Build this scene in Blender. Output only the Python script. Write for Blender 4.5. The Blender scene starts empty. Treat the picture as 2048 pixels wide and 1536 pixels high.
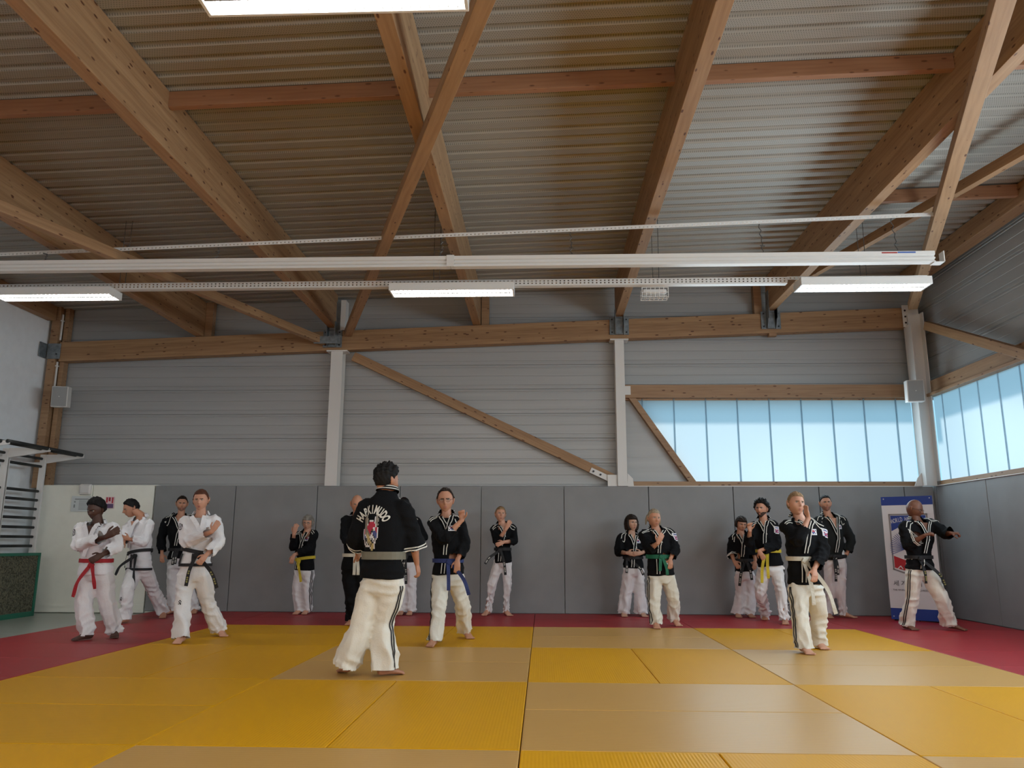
import bpy, bmesh, math, random
import numpy as np
from mathutils import Vector, Matrix
from mathutils.bvhtree import BVHTree
random.seed(7)
SC = bpy.context.scene
COL = SC.collection
# ------------------------------------------------------------------ camera, light, exposure
CAM = (0.1198, -4.2635, 1.0323)
cd = bpy.data.cameras.new('camera'); cam = bpy.data.objects.new('camera', cd); COL.objects.link(cam)
_p, _y, _r = 0.2017, -0.0393, -0.0035
R_ = Vector((math.cos(_y), -math.sin(_y), 0)); H_ = Vector((math.sin(_y), math.cos(_y), 0)); Z_ = Vector((0, 0, 1))
F_ = H_*math.cos(_p)+Z_*math.sin(_p); U_ = -H_*math.sin(_p)+Z_*math.cos(_p)
Rr = R_*math.cos(_r)-U_*math.sin(_r); Ur = R_*math.sin(_r)+U_*math.cos(_r)
M = Matrix((Rr, Ur, -F_)).transposed().to_4x4(); M.translation = Vector(CAM)
cam.matrix_world = M
cd.sensor_width = 36; cd.lens = 1558.67/2048*36; cd.clip_end = 200
SC.camera = cam
SC.view_settings.view_transform = 'Standard'
SC.view_settings.look = 'None'
SC.view_settings.gamma = 1
SC.view_settings.exposure = 0.26
SC.view_settings.use_curve_mapping = False
SC.cycles.use_denoising = True
SC.cycles.max_bounces = 7
SC.cycles.diffuse_bounces = 5
SC.cycles.glossy_bounces = 3
SC.cycles.transmission_bounces = 4
SC.cycles.sample_clamp_indirect = 4
W = bpy.data.worlds.new('sky'); SC.world = W; W.use_nodes = True
bg = W.node_tree.nodes['Background']; bg.inputs[0].default_value = (0.36, 0.72, 1.0, 1); bg.inputs[1].default_value = 1.0
sl = bpy.data.lights.new('sun', 'SUN'); sl.energy = 1.95; sl.angle = 0.02; sl.color = (1, .97, .9)
sun = bpy.data.objects.new('sun', sl); COL.objects.link(sun)
sun.rotation_euler = (-Vector((-1, -1, -1.42)).normalized()).to_track_quat('Z', 'Y').to_euler()
def area(name, loc, d, sx, sy, e, c):
    l = bpy.data.lights.new(name, 'AREA'); l.shape = 'RECTANGLE'; l.size = sx; l.size_y = sy; l.energy = e; l.color = c
    o = bpy.data.objects.new(name, l); COL.objects.link(o); o.location = loc
    o.rotation_euler = (-Vector(d)).to_track_quat('Z', 'Y').to_euler(); return o
# daylight entering through the rest of the right window strip; rear: unseen fill light added behind the camera
area('daylight_right', (5.98, -0.9, 2.64), (-1, 0, 0), 10.6, 1.3, 330, (.80, .93, 1))
area('rear_fill', (-1.0, -7.8, 2.6), (0, 1, -0.35), 12.0, 2.6, 230, (1, .98, .95))
area('daylight_back', (3.95, 7.93, 2.62), (0, -1, 0), 3.2, 1.2, 44, (.74, .91, 1))
# ------------------------------------------------------------------ materials
MATS = {}
def nt(name):
    m = bpy.data.materials.new(name); m.use_nodes = True; MATS[name] = m
    return m, m.node_tree.nodes, m.node_tree.links
def mat(name, col, rough=.6, metal=0, spec=.5, noise=0, nscale=8, bump=0, bscale=60, coords='Object', stretch=None, sheen=0):
    if name in MATS: return MATS[name]
    m, N, L = nt(name); b = N['Principled BSDF']
    c = (*col, 1); b.inputs['Base Color'].default_value = c; b.inputs['Roughness'].default_value = rough
    b.inputs['Metallic'].default_value = metal; b.inputs['Specular IOR Level'].default_value = spec
    if sheen: b.inputs['Sheen Weight'].default_value = sheen
    if noise or bump:
        t = N.new('ShaderNodeTexCoord'); mp = N.new('ShaderNodeMapping'); L.new(t.outputs[coords], mp.inputs[0])
        if stretch: mp.inputs['Scale'].default_value = stretch
    if noise:
        n = N.new('ShaderNodeTexNoise'); n.inputs['Scale'].default_value = nscale; n.inputs['Detail'].default_value = 4
        L.new(mp.outputs[0], n.inputs['Vector'])
        mr = N.new('ShaderNodeMapRange'); mr.inputs[3].default_value = 1-noise; mr.inputs[4].default_value = 1+noise
        mr.inputs[1].default_value = .3; mr.inputs[2].default_value = .7; L.new(n.outputs[0], mr.inputs[0])
        v = N.new('ShaderNodeVectorMath'); v.operation = 'SCALE'; v.inputs[0].default_value = col; L.new(mr.outputs[0], v.inputs[3])
        L.new(v.outputs[0], b.inputs['Base Color'])
    if bump:
        n2 = N.new('ShaderNodeTexNoise'); n2.inputs['Scale'].default_value = bscale; n2.inputs['Detail'].default_value = 3
        L.new(mp.outputs[0], n2.inputs['Vector']); bp = N.new('ShaderNodeBump'); bp.inputs['Strength'].default_value = bump; bp.inputs['Distance'].default_value = .01
        L.new(n2.outputs[0], bp.inputs['Height']); L.new(bp.outputs[0], b.inputs['Normal'])
    return m
def emis(name, col, s):
    m, N, L = nt(name); b = N['Principled BSDF']; b.inputs['Base Color'].default_value = (*col, 1)
    b.inputs['Emission Color'].default_value = (*col, 1); b.inputs['Emission Strength'].default_value = s; return m
def wood(name, base, dark, lam=.04, knots=1.0):
    """glued laminated spruce: grain along local X, laminations, small dark knots"""
    m, N, L = nt(name); b = N['Principled BSDF']; b.inputs['Roughness'].default_value = .55
    t = N.new('ShaderNodeTexCoord'); mp = N.new('ShaderNodeMapping'); mp.inputs['Scale'].default_value = (.9, 16, 16)
    L.new(t.outputs['Object'], mp.inputs[0])
    n = N.new('ShaderNodeTexNoise'); n.inputs['Scale'].default_value = 2.2; n.inputs['Detail'].default_value = 5; L.new(mp.outputs[0], n.inputs['Vector'])
    # laminations shift tone board by board
    sep = N.new('ShaderNodeSeparateXYZ'); L.new(t.outputs['Object'], sep.inputs[0])
    fl = N.new('ShaderNodeMath'); fl.operation = 'SNAP'; fl.inputs[1].default_value = lam; L.new(sep.outputs[2], fl.inputs[0])
    wn = N.new('ShaderNodeTexWhiteNoise'); wn.noise_dimensions = '1D'; L.new(fl.outputs[0], wn.inputs['W'])
    ad = N.new('ShaderNodeMath'); ad.operation = 'MULTIPLY_ADD'; ad.inputs[1].default_value = .28; L.new(wn.outputs[0], ad.inputs[0]); L.new(n.outputs[0], ad.inputs[2])
    r = N.new('ShaderNodeValToRGB'); r.color_ramp.elements[0].position = .4; r.color_ramp.elements[0].color = (*dark, 1)
    r.color_ramp.elements[1].position = .85; r.color_ramp.elements[1].color = (*base, 1); L.new(ad.outputs[0], r.inputs[0])
    # knots
    mp2 = N.new('ShaderNodeMapping'); mp2.inputs['Scale'].default_value = (3.2, 9, 9); L.new(t.outputs['Object'], mp2.inputs[0])
    vo = N.new('ShaderNodeTexVoronoi'); vo.inputs['Scale'].default_value = 1.9; L.new(mp2.outputs[0], vo.inputs['Vector'])
    lt = N.new('ShaderNodeMapRange'); lt.inputs[1].default_value = .13; lt.inputs[2].default_value = .20; lt.inputs[3].default_value = knots; lt.inputs[4].default_value = 0
    L.new(vo.outputs['Distance'], lt.inputs[0])
    sc_ = N.new('ShaderNodeSeparateColor'); L.new(vo.outputs['Color'], sc_.inputs[0])
    g = N.new('ShaderNodeMath'); g.operation = 'GREATER_THAN'; g.inputs[1].default_value = .30; L.new(sc_.outputs[0], g.inputs[0])
    mu = N.new('ShaderNodeMath'); mu.operation = 'MULTIPLY'; L.new(lt.outputs[0], mu.inputs[0]); L.new(g.outputs[0], mu.inputs[1])
    mx = N.new('ShaderNodeMix'); mx.data_type = 'RGBA'; L.new(mu.outputs[0], mx.inputs[0]); L.new(r.outputs[0], mx.inputs[6]); mx.inputs[7].default_value = (.10, .035, .012, 1)
    L.new(mx.outputs[2], b.inputs['Base Color'])
    return m
wood('glulam', (.38, .228, .115), (.265, .143, .066))
wood('timber', (.36, .22, .12), (.26, .145, .075), lam=.3, knots=.9)
wood('purlin_wood', (.33, .165, .085), (.25, .112, .054), lam=.3, knots=.8)
mat('white_wall', (.86, .90, .94), .7, noise=.03)
mat('cream_board', (.86, .86, .77), .55, noise=.02)
mat('pad_grey', (.235, .24, .245), .55, noise=.06, nscale=3, bump=.15, bscale=250)
mat('floor_grey', (.33, .37, .33), .3, noise=.04)
mat('steel_white', (.68, .67, .65), .4)
mat('galv', (.22, .25, .27), .45, metal=.6, noise=.25, nscale=18)
mat('alu_white', (.70, .69, .67), .35)
mat('alu_rail', (.74, .73, .71), .35)
mat('speaker_grey', (.30, .31, .31), .6)
mat('black_pad', (.012, .014, .014), .55)
mat('bolt', (.05, .05, .055), .4, metal=.8)
mat('dark', (.02, .02, .02), .6)
mat('chain', (.12, .12, .12), .5, metal=.7)
emis('tube_glow', (1, .985, .95), 26.0)
mat('louvre', (.16, .16, .15), .3)
# corrugated perforated deck
def deck():
    m, N, L = nt('deck'); b = N['Principled BSDF']; b.inputs['Roughness'].default_value = .5; b.inputs['Metallic'].default_value = .1
    t = N.new('ShaderNodeTexCoord'); s = N.new('ShaderNodeSeparateXYZ'); L.new(t.outputs['Object'], s.inputs[0])
    P_ = .021
    def mth(op, a, bb=None, c=None):
        n = N.new('ShaderNodeMath'); n.operation = op
        for i, x in enumerate((a, bb, c)):
            if x is None: continue
            if isinstance(x, (int, float)): n.inputs[i].default_value = x
            else: L.new(x, n.inputs[i])
        return n.outputs[0]
    yy = mth('DIVIDE', s.outputs[1], P_); row = mth('FLOOR', yy); odd = mth('MULTIPLY', mth('MODULO', row, 2.0), .5)
    xx = mth('ADD', mth('DIVIDE', s.outputs[0], P_), odd)
    fx = mth('SUBTRACT', mth('FRACT', xx), .5); fy = mth('SUBTRACT', mth('FRACT', yy), .5)
    d = mth('SQRT', mth('ADD', mth('MULTIPLY', fx, fx), mth('MULTIPLY', fy, fy)))
    h = N.new('ShaderNodeMapRange'); h.inputs[1].default_value = .22; h.inputs[2].default_value = .34; h.inputs[3].default_value = 1; h.inputs[4].default_value = 0
    L.new(d, h.inputs[0])
    n = N.new('ShaderNodeTexNoise'); n.inputs['Scale'].default_value = 1.3; L.new(t.outputs['Object'], n.inputs['Vector'])
    mx = N.new('ShaderNodeMix'); mx.data_type = 'RGBA'; L.new(mth('MULTIPLY', h.outputs[0], .6), mx.inputs[0])
    mx.inputs[6].default_value = (.345, .33, .295, 1); mx.inputs[7].default_value = (.10, .095, .085, 1)
    L.new(mx.outputs[2], b.inputs['Base Color'])
deck()
mat('cladding', (.365, .37, .37), .42, metal=.2, noise=.05, nscale=2, stretch=(.2, 1, 6))
# judo mats: straw-print PVC cover, ribs along or across
def tatami(name, col, axis, rough=.42, ns=.05, spec=.35):
    m, N, L = nt(name); b = N['Principled BSDF']; b.inputs['Roughness'].default_value = rough; b.inputs['Specular IOR Level'].default_value = spec
    t = N.new('ShaderNodeTexCoord'); n = N.new('ShaderNodeTexNoise'); n.inputs['Scale'].default_value = 1.6; n.inputs['Detail'].default_value = 5
    L.new(t.outputs['Generated'], n.inputs['Vector'])
    ge = N.new('ShaderNodeObjectInfo'); 
    mr = N.new('ShaderNodeMapRange'); mr.inputs[3].default_value = 1-ns; mr.inputs[4].default_value = 1+ns; L.new(n.outputs[0], mr.inputs[0])
    mr2 = N.new('ShaderNodeMapRange'); mr2.inputs[3].default_value = .95; mr2.inputs[4].default_value = 1.05; L.new(ge.outputs['Random'], mr2.inputs[0])
    mm = N.new('ShaderNodeMath'); mm.operation = 'MULTIPLY'; L.new(mr.outputs[0], mm.inputs[0]); L.new(mr2.outputs[0], mm.inputs[1])
    v = N.new('ShaderNodeVectorMath'); v.operation = 'SCALE'; v.inputs[0].default_value = col; L.new(mm.outputs[0], v.inputs[3]); L.new(v.outputs[0], b.inputs['Base Color'])
    geo = N.new('ShaderNodeNewGeometry')
    w = N.new('ShaderNodeTexWave'); w.wave_type = 'BANDS'; w.bands_direction = axis; w.inputs['Scale'].default_value = 17 ; w.inputs['Distortion'].default_value = 0
    L.new(geo.outputs['Position'], w.inputs['Vector'])
    g2 = N.new('ShaderNodeTexNoise'); g2.inputs['Scale'].default_value = 140; L.new(geo.outputs['Position'], g2.inputs['Vector'])
    a = N.new('ShaderNodeMath'); a.operation = 'MULTIPLY_ADD'; a.inputs[1].default_value = .8; L.new(g2.outputs[0], a.inputs[0]); L.new(w.outputs['Fac'], a.inputs[2])
    bp = N.new('ShaderNodeBump'); bp.inputs['Strength'].default_value = .30; bp.inputs['Distance'].default_value = .002; L.new(a.outputs[0], bp.inputs['Height']); L.new(bp.outputs[0], b.inputs['Normal'])
    return m
tatami('mat_yellow', (.64, .315, .0), 'X', spec=.1)
tatami('mat_yellow_sheen', (.56, .315, .078), 'Y', .34, spec=.35)  # paler tone paints window sheen onto yellow mats ribbed crosswise
tatami('mat_yellow_nosheen', (.60, .30, .001), 'Y', spec=.1)  # same crosswise yellow mats at the left, without the painted sheen
tatami('mat_red', (.35, .014, .020), 'Y', .42, spec=.3)
# translucent multiwall polycarbonate
m, N, L = nt('polycarbonate'); out = N['Material Output']; N.remove(N['Principled BSDF'])
tr = N.new('ShaderNodeBsdfTranslucent'); tr.inputs[0].default_value = (.86, .93, .95, 1); di = N.new('ShaderNodeBsdfGlossy'); di.inputs[0].default_value = (.8, .85, .9, 1); di.inputs['Roughness'].default_value = .3
mx = N.new('ShaderNodeMixShader'); mx.inputs[0].default_value = .05; L.new(tr.outputs[0], mx.inputs[1]); L.new(di.outputs[0], mx.inputs[2]); L.new(mx.outputs[0], out.inputs[0])
m, N, L = nt('poly_joint'); out = N['Material Output']; b = N['Principled BSDF']; b.inputs['Base Color'].default_value = (.6, .68, .72, 1)
tr = N.new('ShaderNodeBsdfTranslucent'); tr.inputs[0].default_value = (.62, .72, .78, 1)
mx = N.new('ShaderNodeMixShader'); mx.inputs[0].default_value = .9; L.new(b.outputs[0], mx.inputs[1]); L.new(tr.outputs[0], mx.inputs[2]); L.new(mx.outputs[0], out.inputs[0])
# rebonded foam
m, N, L = nt('rebond_foam'); b = N['Principled BSDF']; b.inputs['Roughness'].default_value = .8
t = N.new('ShaderNodeTexCoord'); v = N.new('ShaderNodeTexVoronoi'); v.inputs['Scale'].default_value = 55; L.new(t.outputs['Object'], v.inputs['Vector'])
r = N.new('ShaderNodeValToRGB'); r.color_ramp.elements[0].color = (.05, .05, .03, 1); r.color_ramp.elements[1].color = (.26, .24, .17, 1); r.color_ramp.interpolation = 'CONSTANT'
e = r.color_ramp.elements.new(.35); e.color = (.16, .15, .10, 1); e = r.color_ramp.elements.new(.6); e.color = (.10, .10, .07, 1)
L.new(v.outputs['Color'], r.inputs[0]); L.new(r.outputs[0], b.inputs['Base Color'])
mat('green_edge', (.01, .16, .10), .5)
# ------------------------------------------------------------------ mesh helpers
def tag(o, label=None, cat=None, group=None, kind=None):
    if label: o['label'] = label
    if cat: o['category'] = cat
    if group: o['group'] = group
    if kind: o['kind'] = kind
    return o
def link(o, parent=None):
    COL.objects.link(o)
    if parent: o.parent = parent
    return o
def empty(name, loc=(0, 0, 0), rz=0):
    o = bpy.data.objects.new(name, None); o.location = loc; o.rotation_euler = (0, 0, rz); o.empty_display_size = .1
    return link(o)
def mesh_obj(name, verts, faces, mats, parent=None, smooth=False, fmat=None):
    me = bpy.data.meshes.new(name); me.from_pydata([tuple(v) for v in verts], [], faces)
    for m in (mats if isinstance(mats, (list, tuple)) else [mats]): me.materials.append(MATS[m] if isinstance(m, str) else m)
    if fmat is not None: me.polygons.foreach_set('material_index', list(fmat))
    if smooth: me.polygons.foreach_set('use_smooth', [True]*len(me.polygons))
    me.update()
    return link(bpy.data.objects.new(name, me), parent)
class MB:
    def __init__(s): s.v = []; s.f = []
    def add(s, v, f):
        n = len(s.v); s.v += [tuple(p) for p in v]; s.f += [tuple(i+n for i in q) for q in f]; return s
    def box(s, x0, x1, y0, y1, z0, z1):
        v = [(x0, y0, z0), (x1, y0, z0), (x1, y1, z0), (x0, y1, z0), (x0, y0, z1), (x1, y0, z1), (x1, y1, z1), (x0, y1, z1)]
        return s.add(v, [(0, 3, 2, 1), (4, 5, 6, 7), (0, 1, 5, 4), (1, 2, 6, 5), (2, 3, 7, 6), (3, 0, 4, 7)])
    def bar(s, a, b, w, h, up=(0, 0, 1)):
        a = Vector(a); b = Vector(b); d = (b-a).normalized(); u = Vector(up); l = d.cross(u).normalized(); u = l.cross(d)
        v = []
        for p in (a, b):
            for i, j in ((-1, -1), (1, -1), (1, 1), (-1, 1)): v.append(p+l*(i*w/2)+u*(j*h/2))
        return s.add(v, [(0, 1, 2, 3), (7, 6, 5, 4), (0, 4, 5, 1), (1, 5, 6, 2), (2, 6, 7, 3), (3, 7, 4, 0)])
    def tube(s, pts, r, n=8):
        pts = [Vector(p) for p in pts]; rings = []
        for i, p in enumerate(pts):
            d = (pts[min(i+1, len(pts)-1)]-pts[max(i-1, 0)]).normalized()
            u = Vector((0, 0, 1)) if abs(d.z) < .9 else Vector((1, 0, 0)); l = d.cross(u).normalized(); u = l.cross(d)
            rr = r[i] if isinstance(r, (list, tuple)) else r
            rings.append([p+l*(rr*math.cos(2*math.pi*k/n))+u*(rr*math.sin(2*math.pi*k/n)) for k in range(n)])
        v = [q for rg in rings for q in rg]; f = []
        for i in range(len(pts)-1):
            for k in range(n): f.append((i*n+k, i*n+(k+1) % n, (i+1)*n+(k+1) % n, (i+1)*n+k))
        f.append(tuple(range(n))[::-1]); f.append(tuple(range((len(pts)-1)*n, len(pts)*n)))
        return s.add(v, f)
    def poly(s, pts, th):
        """extrude a polygon (list of 3-D points) by vector th"""
        n = len(pts); th = Vector(th); v = [Vector(p) for p in pts]+[Vector(p)+th for p in pts]
        return s.add(v, [tuple(range(n))[::-1], tuple(range(n, 2*n))]+[(k, (k+1) % n, n+(k+1) % n, n+k) for k in range(n)])
    def build(s, name, m, parent=None, smooth=False, bevel=0):
        o = mesh_obj(name, s.v, s.f, m, parent, smooth)
        if bevel:
            b = o.modifiers.new('b', 'BEVEL'); b.width = bevel; b.segments = 2; b.limit_method = 'ANGLE'
        return o
def beam(name, a, b, w, d, m='glulam', parent=None, bevel=.004, top=True):
    """timber from a to b (points on the centre of its underside), width w, depth d; own local axes so the grain runs along it"""
    a = Vector(a); b = Vector(b); dx = b-a; ln = dx.length; dx.normalize()
    l = Vector((0, 0, 1)).cross(dx)
    if l.length < .01: l = Vector((0, 1, 0))
    l.normalize(); u = dx.cross(l)
    q = MB().box(0, ln, -w/2, w/2, 0, d)
    o = q.build(name, m, parent, bevel=bevel)
    mw = Matrix((dx, l, u)).transposed().to_4x4(); mw.translation = a; o.matrix_world = mw
    return o
def roof(x): return 5.11+.033*x
# ------------------------------------------------------------------ setting: floor, mats, walls, roof
XL, XR, YB, YF = -8.05, 6.2, 8.1, -8.0
fl = MB().box(XL-.2, XR+.2, YF-.2, YB+.2, -.16, -.04).build('floor', 'floor_grey'); tag(fl, kind='structure', label='pale grey green sports hall floor beside the mats')
def mat_tile(x0, x1, y0, y1, m):
    g = .0025
    o = MB().box(x0+g, x1-g, y0+g, y1-g, -.04, 0).build('floor_mat', m, fl, bevel=.006); return o
for i in range(-2, 2):          # 2 m modules of the yellow field, X -4..4
    for j in range(-4, 3):      # Y -8..6
        x, y = 2*i, 2*j
        if (i+j) % 2 == 0 and True:
            mm_ = 'mat_yellow_sheen' if i >= -1 else 'mat_yellow_nosheen'
            mat_tile(x, x+2, y, y+1, mm_); mat_tile(x, x+2, y+1, y+2, mm_)
        else:
            mat_tile(x, x+1, y, y+2, 'mat_yellow'); mat_tile(x+1, x+2, y, y+2, 'mat_yellow')
for x in (-4, -2, 0, 2):
    mat_tile(x, x+2, 6, 7, 'mat_red'); mat_tile(x, x+2, 7, 7.9, 'mat_red')
for y in range(-8, 8, 1):
    y1 = min(y+1, 7.9)
    mat_tile(-5.8, -4, y, y1, 'mat_red'); mat_tile(4, 6.04, y, y1, 'mat_red')
# walls
wb = MB().box(XL-.3, XR+.3, YB+.04, YB+.14, -.04, 1.95).add([], []).build('wall_back', 'cladding'); tag(wb, kind='structure', label='grey horizontally ribbed metal back wall')
WIN1 = [(1.61, 3.29), (5.86, 3.29), (5.86, 1.975), (2.50, 1.975)]
def rib_profile(z0, z1, flip=False):
    """cassette section (offset from face, z): recessed joint below, shallow mid groove"""
    d = z1-z0; pr = [(.016, z0), (.016, z0+.008), (0, z0+.016), (0, z0+.05), (.008, z0+.055), (.008, z0+.075), (0, z0+.08)]
    if d > .3: pr += [(0, z0+.215), (.006, z0+.219), (.006, z0+.226), (0, z0+.23)]
    pr += [(0, z1-.05), (.008, z1-.045), (.008, z1-.03), (0, z1-.025), (0, z1-.006), (.016, z1)]
    return pr
def clad_back(x0, x1, z0, z1):
    pr = rib_profile(z0, z1); v = []; f = []
    for (o, z) in pr: v += [(x0, YB+o, z), (x1, YB+o, z)]
    for i in range(len(pr)-1): f.append((2*i, 2*i+1, 2*i+3, 2*i+2))
    n = len(v); v += [(x0, YB+.04, z0), (x1, YB+.04, z0), (x0, YB+.04, z1), (x1, YB+.04, z1)]
    f += [(n+1, n, n+2, n+3), (n, n+1, 1, 0), (n-2, n-1, n+3, n+2)]
    f += [tuple([2*i for i in range(len(pr))][::-1]+[n, n+2][::1]), ]
    return mesh_obj('cladding_panel', v, f[:-1], 'cladding', wb)
def slant(z):  # left edge of window opening at height z
    return 2.50+(1.61-2.50)*(z-1.975)/(3.29-1.975)
zs = [1.87]+[2.27+.4*k for k in range(9)]
for a_, b_ in zip(zs[:-1], zs[1:]):
    bays = [(-8.0, -3.2), (-3.2, 1.35), (1.35, 6.2)]
    for k, (x0, x1) in enumerate(bays):
        if k == 2 and a_ < 3.3:
            if b_ > 3.3:
                clad_back(x0, x1, 3.3, b_); b2 = 3.3
            else: b2 = b_
            # left of the slanted frame: panel cut along the slope
            q = MB().poly([(x0, YB, a_), (slant(max(a_, 1.975))+.02, YB, a_), (slant(b2)+.02, YB, b2), (x0, YB, b2)], (0, .04, 0)); q.build('cladding_panel', 'cladding', wb)
            q = MB().box(x0, slant(b2), YB-.006, YB+.01, a_+.10, a_+.125); q.build('cladding_rib', 'cladding', wb)
        else: clad_back(x0, x1, a_, b_)
# wall pads
px = [-5.99, -4.70, -3.40, -2.10, -.83, .45, 1.75, 3.04, 4.34, 5.62, 6.06]
for a_, b_ in zip(px[:-1], px[1:]):
    MB().box(a_+.004, b_-.004, 7.90, 7.97, 0, 1.905).build('wall_pad', 'pad_grey', wb, bevel=.008)
MB().box(-6.0, 6.1, 7.97, YB+.04, -.04, 1.9).build('pad_backing_board', 'cream_board', wb)
# cream board doors at the left end of the back wall
d1 = empty('door_1', (-6.9, 7.9, -.04)); tag(d1, kind='structure', label='cream double storeroom doors at the left end of the back wall')
def loc(o, root):
    o.location = Vector(o.location)-Vector(root.location); return o
for a_, b_ in ((-7.86, -7.0), (-6.99, -6.0)):
    loc(MB().box(a_+.003, b_-.003, 7.90, 7.95, -.03, 1.905).build('door_leaf', 'cream_board', d1, bevel=.004), d1)
loc(MB().box(-7.02, -6.99, 7.885, 7.9, -.03, 1.905).build('astragal_strip', 'cream_board', d1), d1)
loc(MB().box(-7.86, -6.0, 7.955, YB+.04, -.04, 1.92).build('door_frame', 'cream_board', d1), d1)
loc(MB().box(-7.86, -6.0, 7.893, 7.90, .05, .09).build('kick_strip', 'cream_board', d1), d1)
wl = MB().box(XL-.15, XL, YF, YB+.1, -.04, 5.2).build('wall_left', 'white_wall'); tag(wl, kind='structure', label='plain white left wall')
wf = MB().box(XL-.3, XR+.3, YF-.15, YF, -.04, 5.6).build('wall_front', 'white_wall'); tag(wf, kind='structure', label='wall behind the camera')
wr = MB().box(XR-.1, XR+.1, YF, YB+.1, -.04, 1.90).build('wall_right', 'pad_grey'); tag(wr, kind='structure', label='right wall with grey pads under ribbed metal cladding')
ys = [7.9, 7.82]+[6.48-1.3*k for k in range(0, 12)]
for a_, b_ in zip(ys[:-1], ys[1:]):
    if a_-b_ > .2 or True: MB().box(6.06, 6.1, b_+.004, a_-.004, 0, 1.905).build('wall_pad', 'pad_grey', wr, bevel=.006 if a_-b_ > .2 else 0)
def clad_right(y0, y1, z0, z1, zt1):
    pr = rib_profile(z0, z1); v = []; f = []
    for (o, z) in pr: v += [(XR+o, y0, z), (XR+o, y1, z)]
    for i in range(len(pr)-1): f.append((2*i, 2*i+1, 2*i+3, 2*i+2))
    mesh_obj('cladding_panel', v, f, 'cladding', wr)
for k in range(6):
    clad_right(YF, YB, 3.5+.4*k, 3.9+.4*k, 0)
# ceiling deck: trapezoidal sheets, ribs along X, one sheet per bay
ce = MB().box(XL-.3, XR+1.4, YF-.3, YB+1.2, 0, .05).build('ceiling', 'white_wall'); tag(ce, kind='structure', label='perforated corrugated metal roof deck')
ce.data.transform(Matrix(((1, 0, 0, 0), (0, 1, 0, 0), (.033, 0, 1, 5.11+.085), (0, 0, 0, 1))))
RX = [-7.97, -5.5, -3.275, -.935, 1.36, 3.77, 5.95]
edges = [XL-.02]+RX[1:-1]+[XR+1.3]
for a_, b_ in zip(edges[:-1], edges[1:]):
    v = []; f = []; y = YB+.95-.0
    pr = []
    while y > YF:
        pr += [(y, 0), (y-.105, 0), (y-.135, .045), (y-.170, .045)]; y -= .2
    for (yy, zz) in pr: v += [(a_, yy, roof(a_)+zz), (b_, yy, roof(b_)+zz)]
    for i in range(len(pr)-1): f.append((2*i, 2*i+2, 2*i+3, 2*i+1))
    mesh_obj('deck_sheet', v, f, 'deck', ce)
# fascia outside under the eave
MB().box(XL-.3, XR+1.4, YB+1.0, YB+1.15, 4.6, 5.3).build('eave_fascia', 'cladding', ce)
MB().box(XR+1.0, XR+1.15, YF, YB+1.15, 4.6, 5.45).build('eave_fascia', 'cladding', ce)
MB().box(XL-.15, XR+.3, YB+.09, YB+.16, 3.3, 5.35).build('cladding_backing', 'cladding', wb)
MB().box(XL-.15, 1.55, YB+.09, YB+.16, 1.9, 3.3).build('cladding_backing', 'cladding', wb)
MB().poly([(1.55, YB+.09, 1.9), (2.52, YB+.09, 1.9), (1.63, YB+.09, 3.3), (1.55, YB+.09, 3.3)], (0, .07, 0)).build('cladding_backing', 'cladding', wb)
MB().box(XR+.06, XR+.16, YF, YB+.16, 3.45, 5.4).build('cladding_backing', 'cladding', wr)
# windows
w1 = empty('window_1', (3.9, 8.0, 1.97)); tag(w1, kind='structure', label='translucent panel window with a slanted left edge in the back wall')
def at(o, r): o.location = Vector(o.location)-r.location; return o
seams = [1.715, 2.213, 2.715, 3.21, 3.71, 4.21, 4.695, 5.184, 5.68, 5.92]
first = [1.50]+seams
for a_, b_ in zip(first[:-1], first[1:]):
    pts = []
    zt, zb = 3.30, 1.96
    def zsl(x): return 1.975+(x-2.50)/(1.61-2.50)*(3.29-1.975)   # height of slant at x
    la = max(zb, min(zt, zsl(a_))); lb = max(zb, min(zt, zsl(b_)))
    if lb >= zt-.001: continue
    if la >= zt-.001: xs_ = slant(zt); pts = [(xs_, 8.05, zt), (b_-.004, 8.05, lb), (b_-.004, 8.05, zt)]
    else: pts = [(a_+.004, 8.05, la), (b_-.004, 8.05, lb), (b_-.004, 8.05, zt), (a_+.004, 8.05, zt)]
    if lb <= zb+.001 and la > zb+.001: pts = [(a_+.004, 8.05, la), (slant(zb), 8.05, zb), (b_-.004, 8.05, zb), (b_-.004, 8.05, zt), (a_+.004, 8.05, zt)]
    at(MB().add(pts, [tuple(range(len(pts)))]).build('pane', 'polycarbonate', w1), w1)
    z_ = lb
    if b_ < 5.9: at(MB().box(b_-.009, b_+.009, 8.035, 8.06, z_, zt).build('pane_joint', 'poly_joint', w1), w1)
# frame timbers of the back window
def fr(o): at_ = o; return o
t = beam('top_rail', (1.40, 7.99, 3.30), (5.90, 7.99, 3.285), .10, .21, 'timber'); t.parent = w1; t.matrix_parent_inverse = w1.matrix_world.inverted()
def child(o, r):
    o.parent = r; o.matrix_parent_inverse = Matrix.Translation(-Vector(r.location)); return o
child(t, w1)
child(beam('inner_rail', (1.40, 8.07, 3.275), (5.95, 8.07, 3.265), .06, .04, 'timber'), w1)
child(beam('sill_rail', (1.44, 8.0, 1.905), (5.90, 8.0, 1.905), .12, .075, 'timber'), w1)
q = MB().poly([(1.60-.10, 7.98, 3.30), (1.61+.0, 7.98, 3.30), (2.51, 7.98, 1.97), (2.40, 7.98, 1.97)], (0, .12, 0)); at(q.build('slanted_jamb', 'timber', w1), w1)
child(beam('sill_flashing', (1.44, 7.93, 1.897), (5.9, 7.93, 1.897), .07, .012, 'alu_white'), w1)
w2 = empty('window_2', (6.1, 2.0, 1.97)); tag(w2, kind='structure', label='long translucent strip window in the right wall')
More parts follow.
